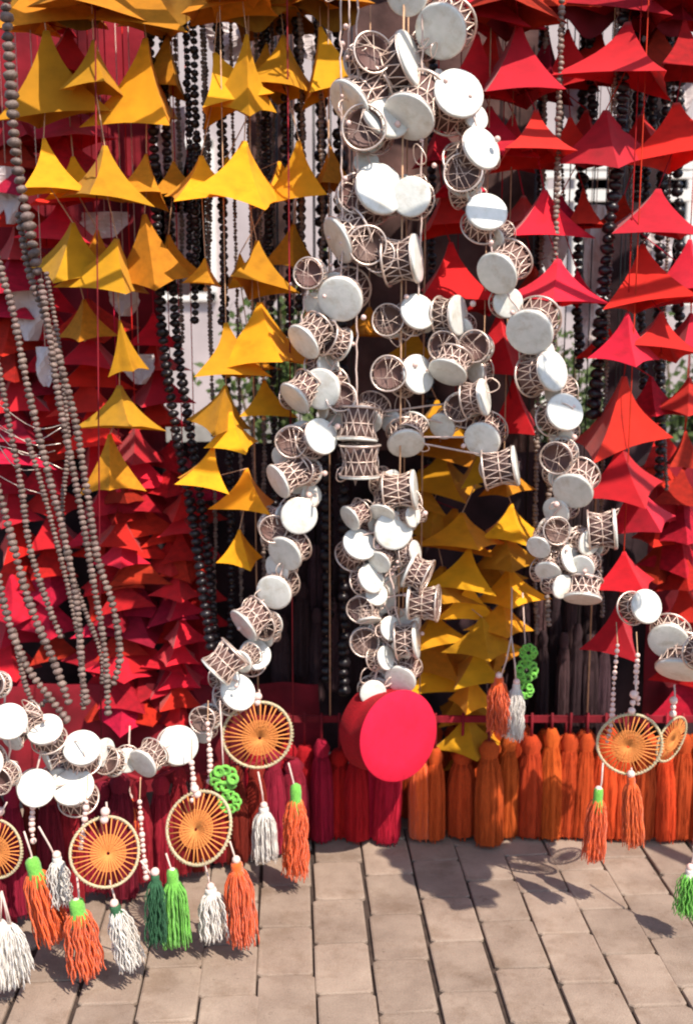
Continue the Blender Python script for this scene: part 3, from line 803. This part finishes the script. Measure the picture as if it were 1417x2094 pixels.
bead_strand('rightmost grey brown bead string, hooking back at its foot', [(40, 440), (62, 560), (108, 690), (150, 840), (178, 1000), (200, 1140), (232, 1240), (246, 1340), (232, 1400)], (2.44, 2.38), .0092, to_rail=False)
bead_strand('grey bead string entering at left above the papers and ending by the white drums', [(-30, 430), (5, 560), (28, 640), (55, 780), (95, 950), (135, 1110), (160, 1250), (168, 1370), (178, 1440)], (2.40, 2.33), .0088, to_rail=False)
bead_strand('grey bead string sweeping steeply across the lower left', [(-60, 900), (-8, 990), (22, 1090), (48, 1190), (75, 1270), (110, 1350), (142, 1440)], (2.36, 2.30), .0100, to_rail=False)
bead_strand('lowest grey bead string curving from the left edge to the swag', [(-60, 1050), (-12, 1150), (8, 1230), (28, 1300), (60, 1370), (105, 1430), (140, 1475)], (2.33, 2.27), .0095, to_rail=False)
bead_strand('thin grey bead string beside the red cones at the far left', [(-50, 600), (-5, 740), (22, 880), (45, 1000), (62, 1120), (100, 1240), (130, 1310)], (2.44, 2.40), .0080, to_rail=False)
bead_strand('thin pinkish bead string between the two long grey ones', [(58, 900), (88, 1000), (112, 1090), (142, 1210), (165, 1330), (172, 1455)], (2.46, 2.40), .0070, to_rail=False)
bead_strand('short looped grey bead string just above the swag drums', [(30, 1290), (45, 1370), (60, 1420), (78, 1445), (98, 1430)], (2.36, 2.36), .0070, to_rail=False)
bead_strand('thin grey bead string behind the other left strings', [(96, 560), (120, 700), (140, 900), (128, 1050), (150, 1180), (205, 1330), (210, 1400)], (2.52, 2.50), .0068, to_rail=False)
# tangle of thin silver chains over the left strings
def tangle():
    c = P(60, 880, 2.5); t = thing('chain_bundle', 'tangled pale wire chains hung over the grey beads at left', 'chain', c)
    rnd = random.Random(5); b = MB()
    for k in range(7):
        y = rnd.uniform(820, 960); a = P(-20, y + rnd.uniform(-30, 10), 2.47) - c; z = P(rnd.uniform(90, 150), y + rnd.uniform(0, 60), 2.52) - c
        m = a.lerp(z, .5) + Vector((0, rnd.uniform(-.03, .03), rnd.uniform(-.05, .01)))
        b.tube(spline([a, m, z], .02), .0014, 4)
    o = link('chains', b.mesh('chains', M['rim']), t); o['kind'] = 'stuff'
tangle()
GD = 'strings of black beads'
bead_strand('long black bead string slanting left of the low mustard cones', [(326, 560), (335, 700), (360, 880), (394, 1060), (415, 1210), (432, 1330)], (2.93, 2.78), .0150, 'beaddark', True, GD)
bead_strand('second long black bead string slanting close beside the first', [(352, 540), (368, 740), (398, 940), (425, 1130), (440, 1290), (450, 1350)], (2.95, 2.80), .0140, 'beaddark', True, GD)
bead_strand('thick black bead string right of the white papers, among the red cones', [(1272, 180), (1262, 330), (1245, 470), (1232, 600), (1222, 740), (1212, 850)], 2.80, .0180, 'beaddark', True, GD)
k = 0
for (x, y0, y1, rb, Y, lab) in (
  (398, 120, 660, .008, 2.96, 'black bead string behind the tipped lemon cone'), (455, 200, 660, .0075, 2.94, 'black bead string left of the five cone mustard garland'),
  (385, 180, 560, .007, 3.0, 'black bead string between the second and third yellow columns'), (580, 180, 320, .009, 2.96, 'first black bead string under the uppermost yellow cone by the papers'),
  (612, 180, 640, .010, 2.96, 'long thick black bead string behind the yellow cones near the drums'), (655, 185, 310, .008, 2.96, 'short black bead string beside the left grey drum'),
  (590, 400, 690, .009, 3.0, 'black bead string ending at the dark green shrub'), (545, 400, 560, .007, 3.0, 'short black bead string between two mustard cones'),
  (1208, 160, 320, .009, 2.96, 'short black bead string under the broad red cone'), (1300, 150, 420, .011, 2.98, 'thick black bead string right of the broad red cone'),
  (1330, 150, 300, .009, 3.0, 'short thin black bead string near the upper right edge'), (1190, 320, 420, .009, 3.0, 'black bead string crossing in front of the white railing'),
  (1385, 320, 720, .010, 3.0, 'black bead string behind the red cones at the right edge'), (1180, 600, 760, .009, 3.0, 'black bead string above the olive shrub'),
  (1345, 620, 980, .010, 3.0, 'black bead string beside the long pointed red cones'), (1310, 640, 860, .008, 3.02, 'thin black bead string between the two right red garlands'),
  (470, 1000, 1330, .008, 2.98, 'black bead string below the low mustard cones'), (560, 850, 1040, .007, 2.96, 'black bead string left of the falling drums'),
  (700, 880, 1420, .012, 2.98, 'thick black bead string in the dark gap left of the laced drums'), (665, 960, 1400, .012, 3.0, 'thick black bead string hanging before the dark cloth'),
  (880, 900, 1100, .008, 3.0, 'black bead string behind the dim mustard cones'), (1100, 560, 700, .008, 3.0, 'black bead string beneath the red cone right of the drums')):
    bead_strand(lab, [(x, y0), (x + 4, (y0 + y1) / 2), (x + 1, y1)], Y - .03, rb * 1.6, 'beaddark', False, GD)
for (x, y0, y1, rb, Y, lab) in (
  (340, 130, 480, .006, 3.02, 'taupe bead string left of the tipped lemon cone'), (372, 420, 700, .008, 3.02, 'thick taupe bead string beside the slanting black strings'),
  (430, 400, 720, .007, 3.0, 'taupe bead string in the gap under the second yellow row'), (560, 200, 480, .006, 2.98, 'taupe bead string left of the uppermost black strings'),
  (520, 760, 1000, .007, 2.98, 'taupe bead string left of the falling drums'), (540, 850, 1230, .008, 2.98, 'long taupe bead string left of the falling drums'),
  (440, 1010, 1320, .007, 2.96, 'taupe bead string between the black strings and the drums'), (1290, 170, 560, .006, 3.02, 'taupe bead string behind the broad red cone'),
  (1360, 600, 1020, .006, 2.98, 'taupe bead string near the right edge beside the pointed cones'), (1150, 180, 420, .006, 3.02, 'taupe bead string left of the paper at upper right'),
  (495, 1050, 1280, .006, 2.96, 'taupe bead string behind the lowest small mustard cone'), (1095, 1000, 1300, .008, 2.9, 'taupe bead string along the right of the dense mustard cones'),
  (620, 300, 620, .008, 2.9, 'taupe bead string left of the upper middle drums'), (660, 430, 600, .008, 2.86, 'short taupe bead string by the side turned grey drum'),
  (1230, 1010, 1260, .007, 2.8, 'taupe bead string left of the two lowest red cones'), (1120, 1090, 1280, .009, 2.78, 'short taupe bead string behind the small drums')):
    bead_strand(lab, [(x, y0), (x - 3, (y0 + y1) / 2), (x + 2, y1)], Y, rb, 'beadgrey', False, 'strings of taupe beads')

# ------------------------------------------------------------------ tassels
def thread_tassel(k, mk, n=150):
    """skirt of single threads; neck at the origin, 1 long, half width about .17"""
    b = MB(); rnd = random.Random(k)
    for i in range(n):
        a = rnd.uniform(0, 6.28); rr = math.sqrt(rnd.random())
        end = .20 * rr; L = rnd.uniform(.86, 1.0)
        ph = rnd.uniform(0, 6.28)
        pts = []
        for j in range(15):
            v = j / 14
            sp = .062 + (.15 * rr) * min(1, v * 4) ** .6 + end * .25 * v
            w_ = .018 * math.sin(v * 17 + ph)
            pts.append((sp * rr * 1.05 * math.cos(a) + w_, sp * rr * 1.05 * math.sin(a) + w_, -v * L))
        b.tube(pts, lambda v: .0115 + .003 * math.sin(v * 40 + ph), 4)
    return b.mesh('tassel', M[mk])
def head_mesh(mk):
    b = MB(); b.lathe([(.03, .12), (.085, .10), (.10, .05), (.09, 0), (.115, -.05), (.12, -.12), (.10, -.16)], 18, None, lambda a, i: 1 + .08 * math.sin(9 * a + i * 1.5)); return b.mesh('tassel_head', M[mk])
TT = {mk: [thread_tassel(i, mk) for i in range(2)] for mk in ('orange', 'whiteyarn', 'green', 'darkgreen')}
HEAD = {mk: head_mesh(mk) for mk in ('green', 'orange', 'whiteyarn', 'darkgreen', 'rust')}
def add_tassel(t, x0, y0, x1, y1, wpx, Y, mk, headk, label=None, k=0, frm=None):
    a = P(x0, y0, Y); b_ = P(x1, y1, Y); d = a - b_; L = d.length
    q = d.to_track_quat('Z', 'Y') @ Euler((0, 0, random.uniform(0, 6))).to_quaternion()
    wd = wpx * PX(Y) / .42
    rel = a - t.location
    o = link('tassel', TT[mk][k % 2], t, rel, q, (wd, wd, L))
    if label: o['label'] = label
    h = link('tassel_head', HEAD[headk], o, sc=(1.1, 1.1, 1.5) if headk == 'green' else (1.0, 1.0, .9))
    m = MB(); m.ball((0, 0, 0), .0095, 12, 8); link('bead', m.mesh('bead', M['pearl']), t, rel + d.normalized() * L * .13)
    if frm is not None:
        m = MB(); f = P(frm[0], frm[1], Y) - t.location; m.tube([f, f.lerp(rel, .5) + Vector((.003, 0, -.004)), rel], .0022, 5); link('cord', m.mesh('cord', M['cordw']), t)
# spoked wheels
def wheel_mesh(k):
    rnd = random.Random(k)
    b = MB(); n = 34; ox, oy = rnd.uniform(-.08, .08), rnd.uniform(-.2, -.05)
    for i in range(n):
        a = 2 * PI * i / n + rnd.uniform(-.03, .03); a0 = a + rnd.uniform(.2, .4)
        b.tube([(.97 * math.cos(a), .97 * math.sin(a), rnd.uniform(-.02, .02)), (.52 * math.cos(a) + ox * .6, .52 * math.sin(a) + oy * .6, .015), (ox + .05 * math.cos(a0), oy + .05 * math.sin(a0), .04)], .022, 5)
    # woven centre
    pts = []
    for i in range(260):
        a = i * .35; rr = .05 + .50 * i / 260
        pts.append((ox + rr * math.cos(a), oy + rr * math.sin(a), .03 + .012 * math.sin(i * 2.2)))
    b.tube(pts, .011, 4)
    web = b.mesh('web', M['web'])
    b = MB(); b.ring((0, 0, 0), (0, 0, 1), 1, .045, 48, 8, .02)
    for i in range(60):      # wrapping
        a = 2 * PI * i / 60; c = (math.cos(a), math.sin(a), 0)
        b.ring(c, (-math.sin(a), math.cos(a), .25), .05, .012, 8, 4)
    hoop = b.mesh('hoop', M['hoop'])
    return hoop, web
WM = [wheel_mesh(k) for k in range(3)]
def wheel(label, x, y, r, yaw, pit, Y, k, tassels, cord_from, roll=0, cord_y=2.6):
    c = P(x, y, Y); t = thing('spoked_wheel_hanging', label, 'wall hanging', c, 'orange spoked wheels with tassels')
    n = Euler((R(pit), 0, R(yaw))).to_matrix() @ Vector((0, -1, 0))
    q = n.to_track_quat('Z', 'Y') @ Euler((0, 0, R(roll))).to_quaternion()
    s = r * PX(Y); h, wb = WM[k % 3]
    link('hoop', h, t, rot=q, sc=s); link('web', wb, t, rot=q, sc=s)
    f = P(cord_from[0], cord_from[1], Y) - c; e = Vector((0, 0, s * .95)); m = MB()
    m.tube([f, f.lerp(e, .5) + Vector((.004, 0, 0)), e], .0022, 5); link('cord', m.mesh('cord', M['cordw']), t)
    for j in range(3):
        m = MB(); m.ball((0, 0, 0), (.009, .007, .010)[j], 10, 8); link('bead', m.mesh('bead', M['pearl']), t, e.lerp(f, .12 + .2 * j))
    for ts in tassels: add_tassel(t, *ts[:5], Y - .01, *ts[5:8], k=int(ts[0]), frm=ts[8] if len(ts) > 8 else None)
wheel('wheel hanging highest at left, under the last falling drums', 527, 1503, 74, 8, 0, 2.52, 0,
      [(605, 1632, 606, 1795, 48, 'orange', 'green', None, (590, 1560)), (540, 1660, 542, 1762, 46, 'whiteyarn', 'whiteyarn', None, (528, 1578))], (530, 1410))
wheel('wheel with green, white and orange tassels left of the open paving', 407, 1692, 78, -24, -30, 2.24, 1,
      [(354, 1800, 362, 1935, 52, 'green', 'green', None, (340, 1745)), (432, 1825, 440, 1918, 56, 'whiteyarn', 'whiteyarn', None, (415, 1755)), (485, 1778, 498, 1930, 58, 'orange', 'orange', None, (470, 1720))], (392, 1600))
wheel('wheel nearest the bottom, with an orange and a white tassel', 216, 1742, 74, 20, -26, 2.12, 2,
      [(160, 1862, 182, 1995, 66, 'orange', 'green', None, (158, 1790)), (238, 1862, 268, 1978, 52, 'whiteyarn', 'darkgreen', None, (225, 1800)), (318, 1800, 322, 1930, 42, 'darkgreen', 'darkgreen', None, (288, 1760))], (218, 1640))
wheel('wheel cut off by the left edge with a long orange tassel', -12, 1735, 66, -10, -6, 2.18, 0,
      [(72, 1780, 115, 1925, 62, 'orange', 'green', None, (50, 1700)), (118, 1760, 128, 1850, 44, 'whiteyarn', 'whiteyarn', None, (80, 1690))], (15, 1640))
wheel('pale green rimmed wheel over the orange tassels at lower right', 1287, 1522, 68, -6, 0, 2.40, 1,
      [(1222, 1632, 1212, 1762, 40, 'orange', 'green', None, (1232, 1560)), (1290, 1600, 1295, 1732, 38, 'orange', 'orange', None, (1290, 1570))], (1300, 1380))
wheel('wheel overlapped by its neighbour at the lower right edge', 1372, 1512, 52, 40, 10, 2.46, 2, [], (1378, 1400))

# things hanging in small clusters
def loose(label, name, cat, lst, Y, top):
    c = P(top[0], top[1], Y); t = thing(name, label, cat, c, 'loose yarn tassels')
    for a in lst: add_tassel(t, *a[:5], Y, *a[5:7], None, k=int(a[0]), frm=top)
    m = MB(); m.tube([(0, 0, 0), (.003, .03, .12)], .002, 5); link('cord', m.mesh('cord', M['cordw']), t)
loose('orange tassel beside a white one below the dense mustard cones', 'yarn_tassel_pair', 'tassel', [(1020, 1395, 1022, 1500, 44, 'orange', 'orange'), (1055, 1408, 1050, 1512, 36, 'whiteyarn', 'whiteyarn')], 2.72, (1045, 1300))
loose('green tassel low at the right edge above the paving', 'yarn_tassel', 'tassel', [(1410, 1785, 1402, 1872, 44, 'green', 'whiteyarn')], 2.3, (1420, 1700))
loose('orange tassel high at left below the middle drums of the swag', 'yarn_tassel', 'tassel', [(265, 1640, 262, 1720, 50, 'orange', 'orange')], 2.5, (262, 1590))
def rosette(label, lst, Y, mk='green'):
    c = P(lst[0][0], lst[0][1], Y); t = thing('crochet_rosette', label, 'ornament', c, 'green crochet rosettes')
    rnd = random.Random(int(lst[0][0]))
    for (x, y, r) in lst:
        b = MB(); s = r * PX(Y)
        for i in range(9):
            a = i * 2 * PI / 9; b.ring((.62 * s * math.cos(a), rnd.uniform(-.1, .1) * s, .62 * s * math.sin(a)), (rnd.uniform(-.4, .4), 1, rnd.uniform(-.4, .4)), .30 * s, .13 * s, 12, 6)
        b.ring((0, 0, 0), (0, 1, 0), .35 * s, .14 * s, 16, 6)
        link('rosette', b.mesh('rosette', M[mk]), t, P(x, y, Y) - c)
    m = MB(); e = P(lst[0][0] - 8, lst[0][1] - 160, Y + .05) - c; m.tube([(0, 0, 0), e], .002, 5); link('cord', m.mesh('cord', M['cordw']), t)
rosette('bright green crochet rosettes between two wheels at lower left', [(458, 1592, 32), (470, 1640, 26)], 2.42)
rosette('green crochet rosettes beside the white tassel in the dark gap', [(1076, 1372, 26), (1080, 1335, 20), (1072, 1412, 20)], 2.78)
def cream_bundle():
    Y = 2.06; c = P(6, 1850, Y)
    t = thing('cream_tassel', 'fluffy cream yarn tassel bunch in the bottom left corner', 'tassel', c)
    for (x, y, x1, y1, wpx) in ((2, 1885, -4, 2020, 52), (18, 1890, 30, 2015, 48), (-22, 1890, -34, 2010, 50), (26, 1900, 48, 1990, 36)):
        a = P(x, y, Y); e = P(x1, y1, Y); e.z = max(e.z, .012); d = a - e
        o = link('tassel', TT['whiteyarn'][x % 2], t, a - c, d.to_track_quat('Z', 'Y'), (wpx * PX(Y) / .36, wpx * PX(Y) / .36, d.length))
        m = MB(); m.tube([a - c, Vector((0, 0, .03))], .002, 5); link('cord', m.mesh('cord', M['cordw']), t)
cream_bundle()
def small_beads(label, pix, Y, group='strings of pink pearls'):
    pts = [P(x, y, Y) for x, y in pix]; base = pts[0].copy(); t = thing('pearl_string', label, 'bead string', base, group)
    sp = spline([p - base for p in pts], .013); rnd = random.Random(int(pix[0][0])); m = MB(); m.ball((0, 0, 0), 1, 8, 6); me = m.mesh('pearl', M['pearl'])
    for p in sp: link('pearl', me, t, p, None, rnd.choice((.0045, .006, .0075)))
    m = MB(); m.tube([Vector((0, .02, .05))] + sp, .0013, 4); link('cord', m.mesh('cord', M['cord']), t)
small_beads('pink pearl string dropping to the wheel beside the white tassel', [(425, 1480), (430, 1560), (428, 1600)], 2.44)
small_beads('pink pearl string hanging under the right swag drum', [(392, 1560), (396, 1600), (393, 1640)], 2.36)
small_beads('pearl string over the pale green rimmed wheel', [(1303, 1340), (1300, 1390), (1305, 1450)], 2.42)
small_beads('long pearl string left of the pale green rimmed wheel', [(1262, 1320), (1255, 1390), (1250, 1470), (1240, 1520)], 2.44)
small_beads('pearl string beneath the lowest swag drum at left', [(68, 1650), (66, 1690), (70, 1730)], 2.2)
small_beads('pearl string left of the lowest wheel', [(178, 1640), (172, 1690), (165, 1740)], 2.16)
small_beads('pearl string behind the lowest wheel on its right', [(286, 1640), (292, 1720), (300, 1800)], 2.3)

# ------------------------------------------------------------------ big red drum-shaped pad
def red_pad():
    Y = 2.60; c = P(815, 1505, Y); t = thing('red_felt_drum', 'big bright red felt drum hanging below the middle garland, its round face forward', 'ornament', c)
    n = Euler((R(-5), 0, R(32))).to_matrix() @ Vector((0, -1, 0)); q = n.to_track_quat('Z', 'Y'); s = 99 * PX(Y)
    b = MB(); b.lathe([(.95, -.9), (.985, -.86), (.95, -.45), (.97, -.05), (.985, -.03)], 48, None, lambda a, i: 1 + .008 * math.sin(7 * a)); link('side', b.mesh('side', M['crimson']), t, rot=q, sc=s)
    b = MB(); b.lathe([(.96, -.03), (1.0, -.02), (1.01, .01), (.99, .03), (.6, .036), (.01, .03)], 56); link('face', b.mesh('face', M['hotred']), t, rot=q, sc=s)
    m = MB(); m.tube([(0, .05, s * .9), (.0, .06, RZ - c.z)], .0025, 5); link('cord', m.mesh('cord', M['cord']), t)
red_pad()

# ------------------------------------------------------------------ fringe curtain
def fringe_tassel(k, mk):
    rnd = random.Random(k); b = MB(); seg = 40; rings = 12; prof = []
    ph = [rnd.uniform(0, 6.28) for _ in range(3)]
    def fn(a, i):
        v = i / rings
        return 1 + (.05 * math.sin(13 * a + ph[0]) + .06 * math.sin(8 * a + ph[1] + v) + .05 * rnd.uniform(-1, 1)) * min(1, v * 3)
    for i in range(rings + 1):
        v = i / rings
        if v < .08: r = .2 + v * 2.5
        elif v < .16: r = .40 - (v - .08) * 1.6
        else: r = .28 + .26 * min(1, (v - .16) * 3.2) ** .6 - .03 * v
        prof.append((r, -v))
    prof = prof[::-1]
    b.lathe(prof, seg, None, lambda a, i: fn(a, rings - i))
    for i in range(26):     # loose thread ends
        a = rnd.uniform(0, 6.28); rr = .44 * math.sqrt(rnd.random()) + .05
        b.tube([(rr * math.cos(a), rr * math.sin(a), -.93), (rr * 1.05 * math.cos(a), rr * 1.05 * math.sin(a), -1 - rnd.uniform(.01, .06))], .02, 4)
    for i in range(150):
        a = rnd.uniform(0, 6.28); pp = rnd.uniform(0, 6.28); ro = rnd.uniform(.46, .555)
        pts = [(.29 * math.cos(a), .29 * math.sin(a), -.15)]
        for j in range(1, 7):
            v = j / 6; aa = a + .07 * math.sin(v * 6 + pp); rr = ro * min(1, .72 + v * .6) + .012 * math.sin(v * 9 + pp)
            pts.append((rr * math.cos(aa), rr * math.sin(aa), -.15 - v * rnd.uniform(.80, .87)))
        b.tube(pts, .013, 4)
    return b.mesh('tassel', M[mk])
FT = {mk: [fringe_tassel(i, mk) for i in range(4)] for mk in ('rust', 'crimson', 'orange', 'winey', 'plum')}
def fringe(label, specs, Y, mk, bandx):
    c = P((bandx[0] + bandx[1]) / 2, 1500, Y); t = thing('tassel_fringe', label, 'fringe', c)
    rnd = random.Random(int(bandx[0])); zs = []
    for (x, y0, y1, wd, *r) in specs:
        YY = Y + rnd.uniform(-.03, .03); a = P(x, y0, YY); e = P(x, y1, YY)
        L = a.z - max(e.z, .012); m2 = r[0] if r else mk
        o = link('tassel', FT[m2][rnd.randrange(4)], t, a - c, Euler((R(rnd.uniform(-2, 2)), R(rnd.uniform(-2, 2)), rnd.uniform(0, 6))).to_quaternion(), (wd * PX(YY) / .98, wd * PX(YY) / .98, L))
        zs.append((a, c))
    m = MB(); zb = P(708, 1490, Y).z
    x0, x1 = P(bandx[0], 1490, Y).x, P(bandx[1], 1490, Y).x
    m.box(((x0 + x1) / 2 - c.x, .02, zb - c.z + .02), (x1 - x0, .008, .018)); link('band', m.mesh('band', M['wine'], False), t)
    m = MB()
    for a, _ in zs: m.tube([a - c + Vector((0, 0, -.005)), Vector((a.x - c.x, .01, zb - c.z + .04))], .004, 5)
    o = link('loops', m.mesh('loops', M['wine']), t); o['kind'] = 'stuff'
    m = MB()
    for x in (x0 + .03, (x0 + x1) / 2, x1 - .03): m.tube([(x - c.x, .02, zb - c.z + .02), (x - c.x, .02, RZ - c.z)], .002, 5)
    link('cord', m.mesh('cord', M['cord']), t)
rnd = random.Random(99)
sp = []
x = 520
while x < 830:
    sp.append((x, 1515 + rnd.uniform(-20, 25), 1732 + rnd.uniform(-14, 8), rnd.uniform(44, 60))); x += rnd.uniform(30, 40)
fringe('crimson tassel fringe behind the big red felt drum', sp, 2.80, 'crimson', (505, 845))
sp = [(860, 1520, 1705, 50, 'orange'), (890, 1530, 1712, 42), (945, 1530, 1738, 58, 'rust'), (1000, 1515, 1742, 56), (1040, 1500, 1730, 44), (1086, 1505, 1728, 58), (1128, 1490, 1712, 46), (1165, 1500, 1725, 50), (1200, 1500, 1715, 44)]
x = 1238
while x < 1560:
    sp.append((x, 1505 + rnd.uniform(-15, 25), 1722 + rnd.uniform(-14, 12), rnd.uniform(46, 58))); x += rnd.uniform(36, 46)
fringe('rust orange tassel fringe along the foot of the display on the right', sp, 2.80, 'rust', (835, 1570))
sp = []
x = 845
while x < 1560:
    sp.append((x, 1490 + rnd.uniform(-10, 20), 1700 + rnd.uniform(-15, 12), rnd.uniform(46, 62))); x += rnd.uniform(38, 50)
fringe('second row of rust tassels, darker, right behind the front fringe', sp, 2.93, 'rust', (835, 1570))

def diag_fringe(label, xs, mk, yfun, topf, seed):
    rnd = random.Random(seed); c = P(xs[0], 1500, yfun(xs[0])); t = thing('tassel_fringe', label, 'fringe', c)
    x = xs[0]; tops = []
    while x > xs[1]:
        Y = yfun(x) + rnd.uniform(-.02, .02); a = P(x, topf(x) + rnd.uniform(-15, 15), Y); L = a.z - rnd.uniform(.012, .05); wd = rnd.uniform(44, 58) * PX(Y) / .98
        link('tassel', FT[mk][rnd.randrange(4)], t, a - c, Euler((0, 0, rnd.uniform(0, 6))).to_quaternion(), (wd, wd, L)); tops.append(a - c + Vector((0, 0, 0)))
        x -= rnd.uniform(34, 44)
    m = MB(); m.tube(tops, .006, 6); link('band', m.mesh('band', M['wine']), t)
    m = MB()
    for p in (tops[0], tops[len(tops) // 2], tops[-1]): m.tube([p, Vector((p.x, .03, RZ - c.z))], .0018, 5)
    o = link('cord', m.mesh('cord', M['wine']), t); o['kind'] = 'stuff'
diag_fringe('dark wine tassel fringe behind the swag of drums and the wheels at lower left, its left end standing in for ground shade', (600, -190), 'winey', lambda x: 2.74 - (600 - x) * .00068, lambda x: 1545 + (600 - x) * .13, 5)  # left end comes forward as a dark stand-in for shade on the ground

def shadow_garland():  # garland added out of view to cast the shadow on the paving
    random.seed(77)
    t = thing('drum_garland', 'unseen drum garland added at the near right to shade the paving', 'garland', (.86, 1.93, RZ), 'garlands of small white drums')
    pts = [Vector((0, 0, 0))]
    for i in range(19):
        v = i / 18; p = Vector((.92 - .20 * v + .07 * math.sin(i * 1.9), 1.93 + .05 * math.cos(i * 2.3), 1.62 - .62 * v))
        d = DR[i % 3]; q = Euler((random.uniform(0, 6), random.uniform(0, 6), 0)).to_quaternion()
        dr = link('drum', d['body'], t, p - t.location, q, .052)
        for n in ('drumhead', 'lacing', 'hoop', 'head_ring'): link(n, d[n], dr)
        pts.append(p - t.location)
    m = MB(); m.tube(pts, .0025, 5); link('cord', m.mesh('cord', M['cordw']), t)
shadow_garland()

rnd = random.Random(4)
for (xa, xb, lab) in ((575, 725, 'dark plum tassels hanging in the dark gap left of the laced drums'), (1070, 1250, 'dark plum tassels hanging in the dark gap below the right hand drums')):
    for (dy, row, Y) in ((0, 'upper row of ', 3.16), (130, 'lower row of ', 3.10)):
        sp = []; x = xa
        while x < xb:
            y = 1090 + dy + rnd.uniform(-30, 40) if xa < 900 else 1190 + dy * .8 + rnd.uniform(-30, 40)
            sp.append((x, y, y + rnd.uniform(170, 220), rnd.uniform(26, 40))); x += rnd.uniform(26, 44)
        c = P(xa, 1100, Y); t = thing('tassel_fringe', row + lab, 'fringe', c, 'dark plum tassel rows')
        for (x, y0, y1, wd) in sp:
            a = P(x, y0, Y); e = P(x, y1, Y); w_ = wd * PX(Y) / .98
            link('tassel', FT['plum'][rnd.randrange(4)], t, a - c, Euler((0, 0, rnd.uniform(0, 6))).to_quaternion(), (w_, w_, a.z - e.z))
            m = MB(); m.tube([a - c, Vector((a.x - c.x, 0, RZ - c.z))], .0018, 4); link('cord', m.mesh('cord', M['beaddark']), t)
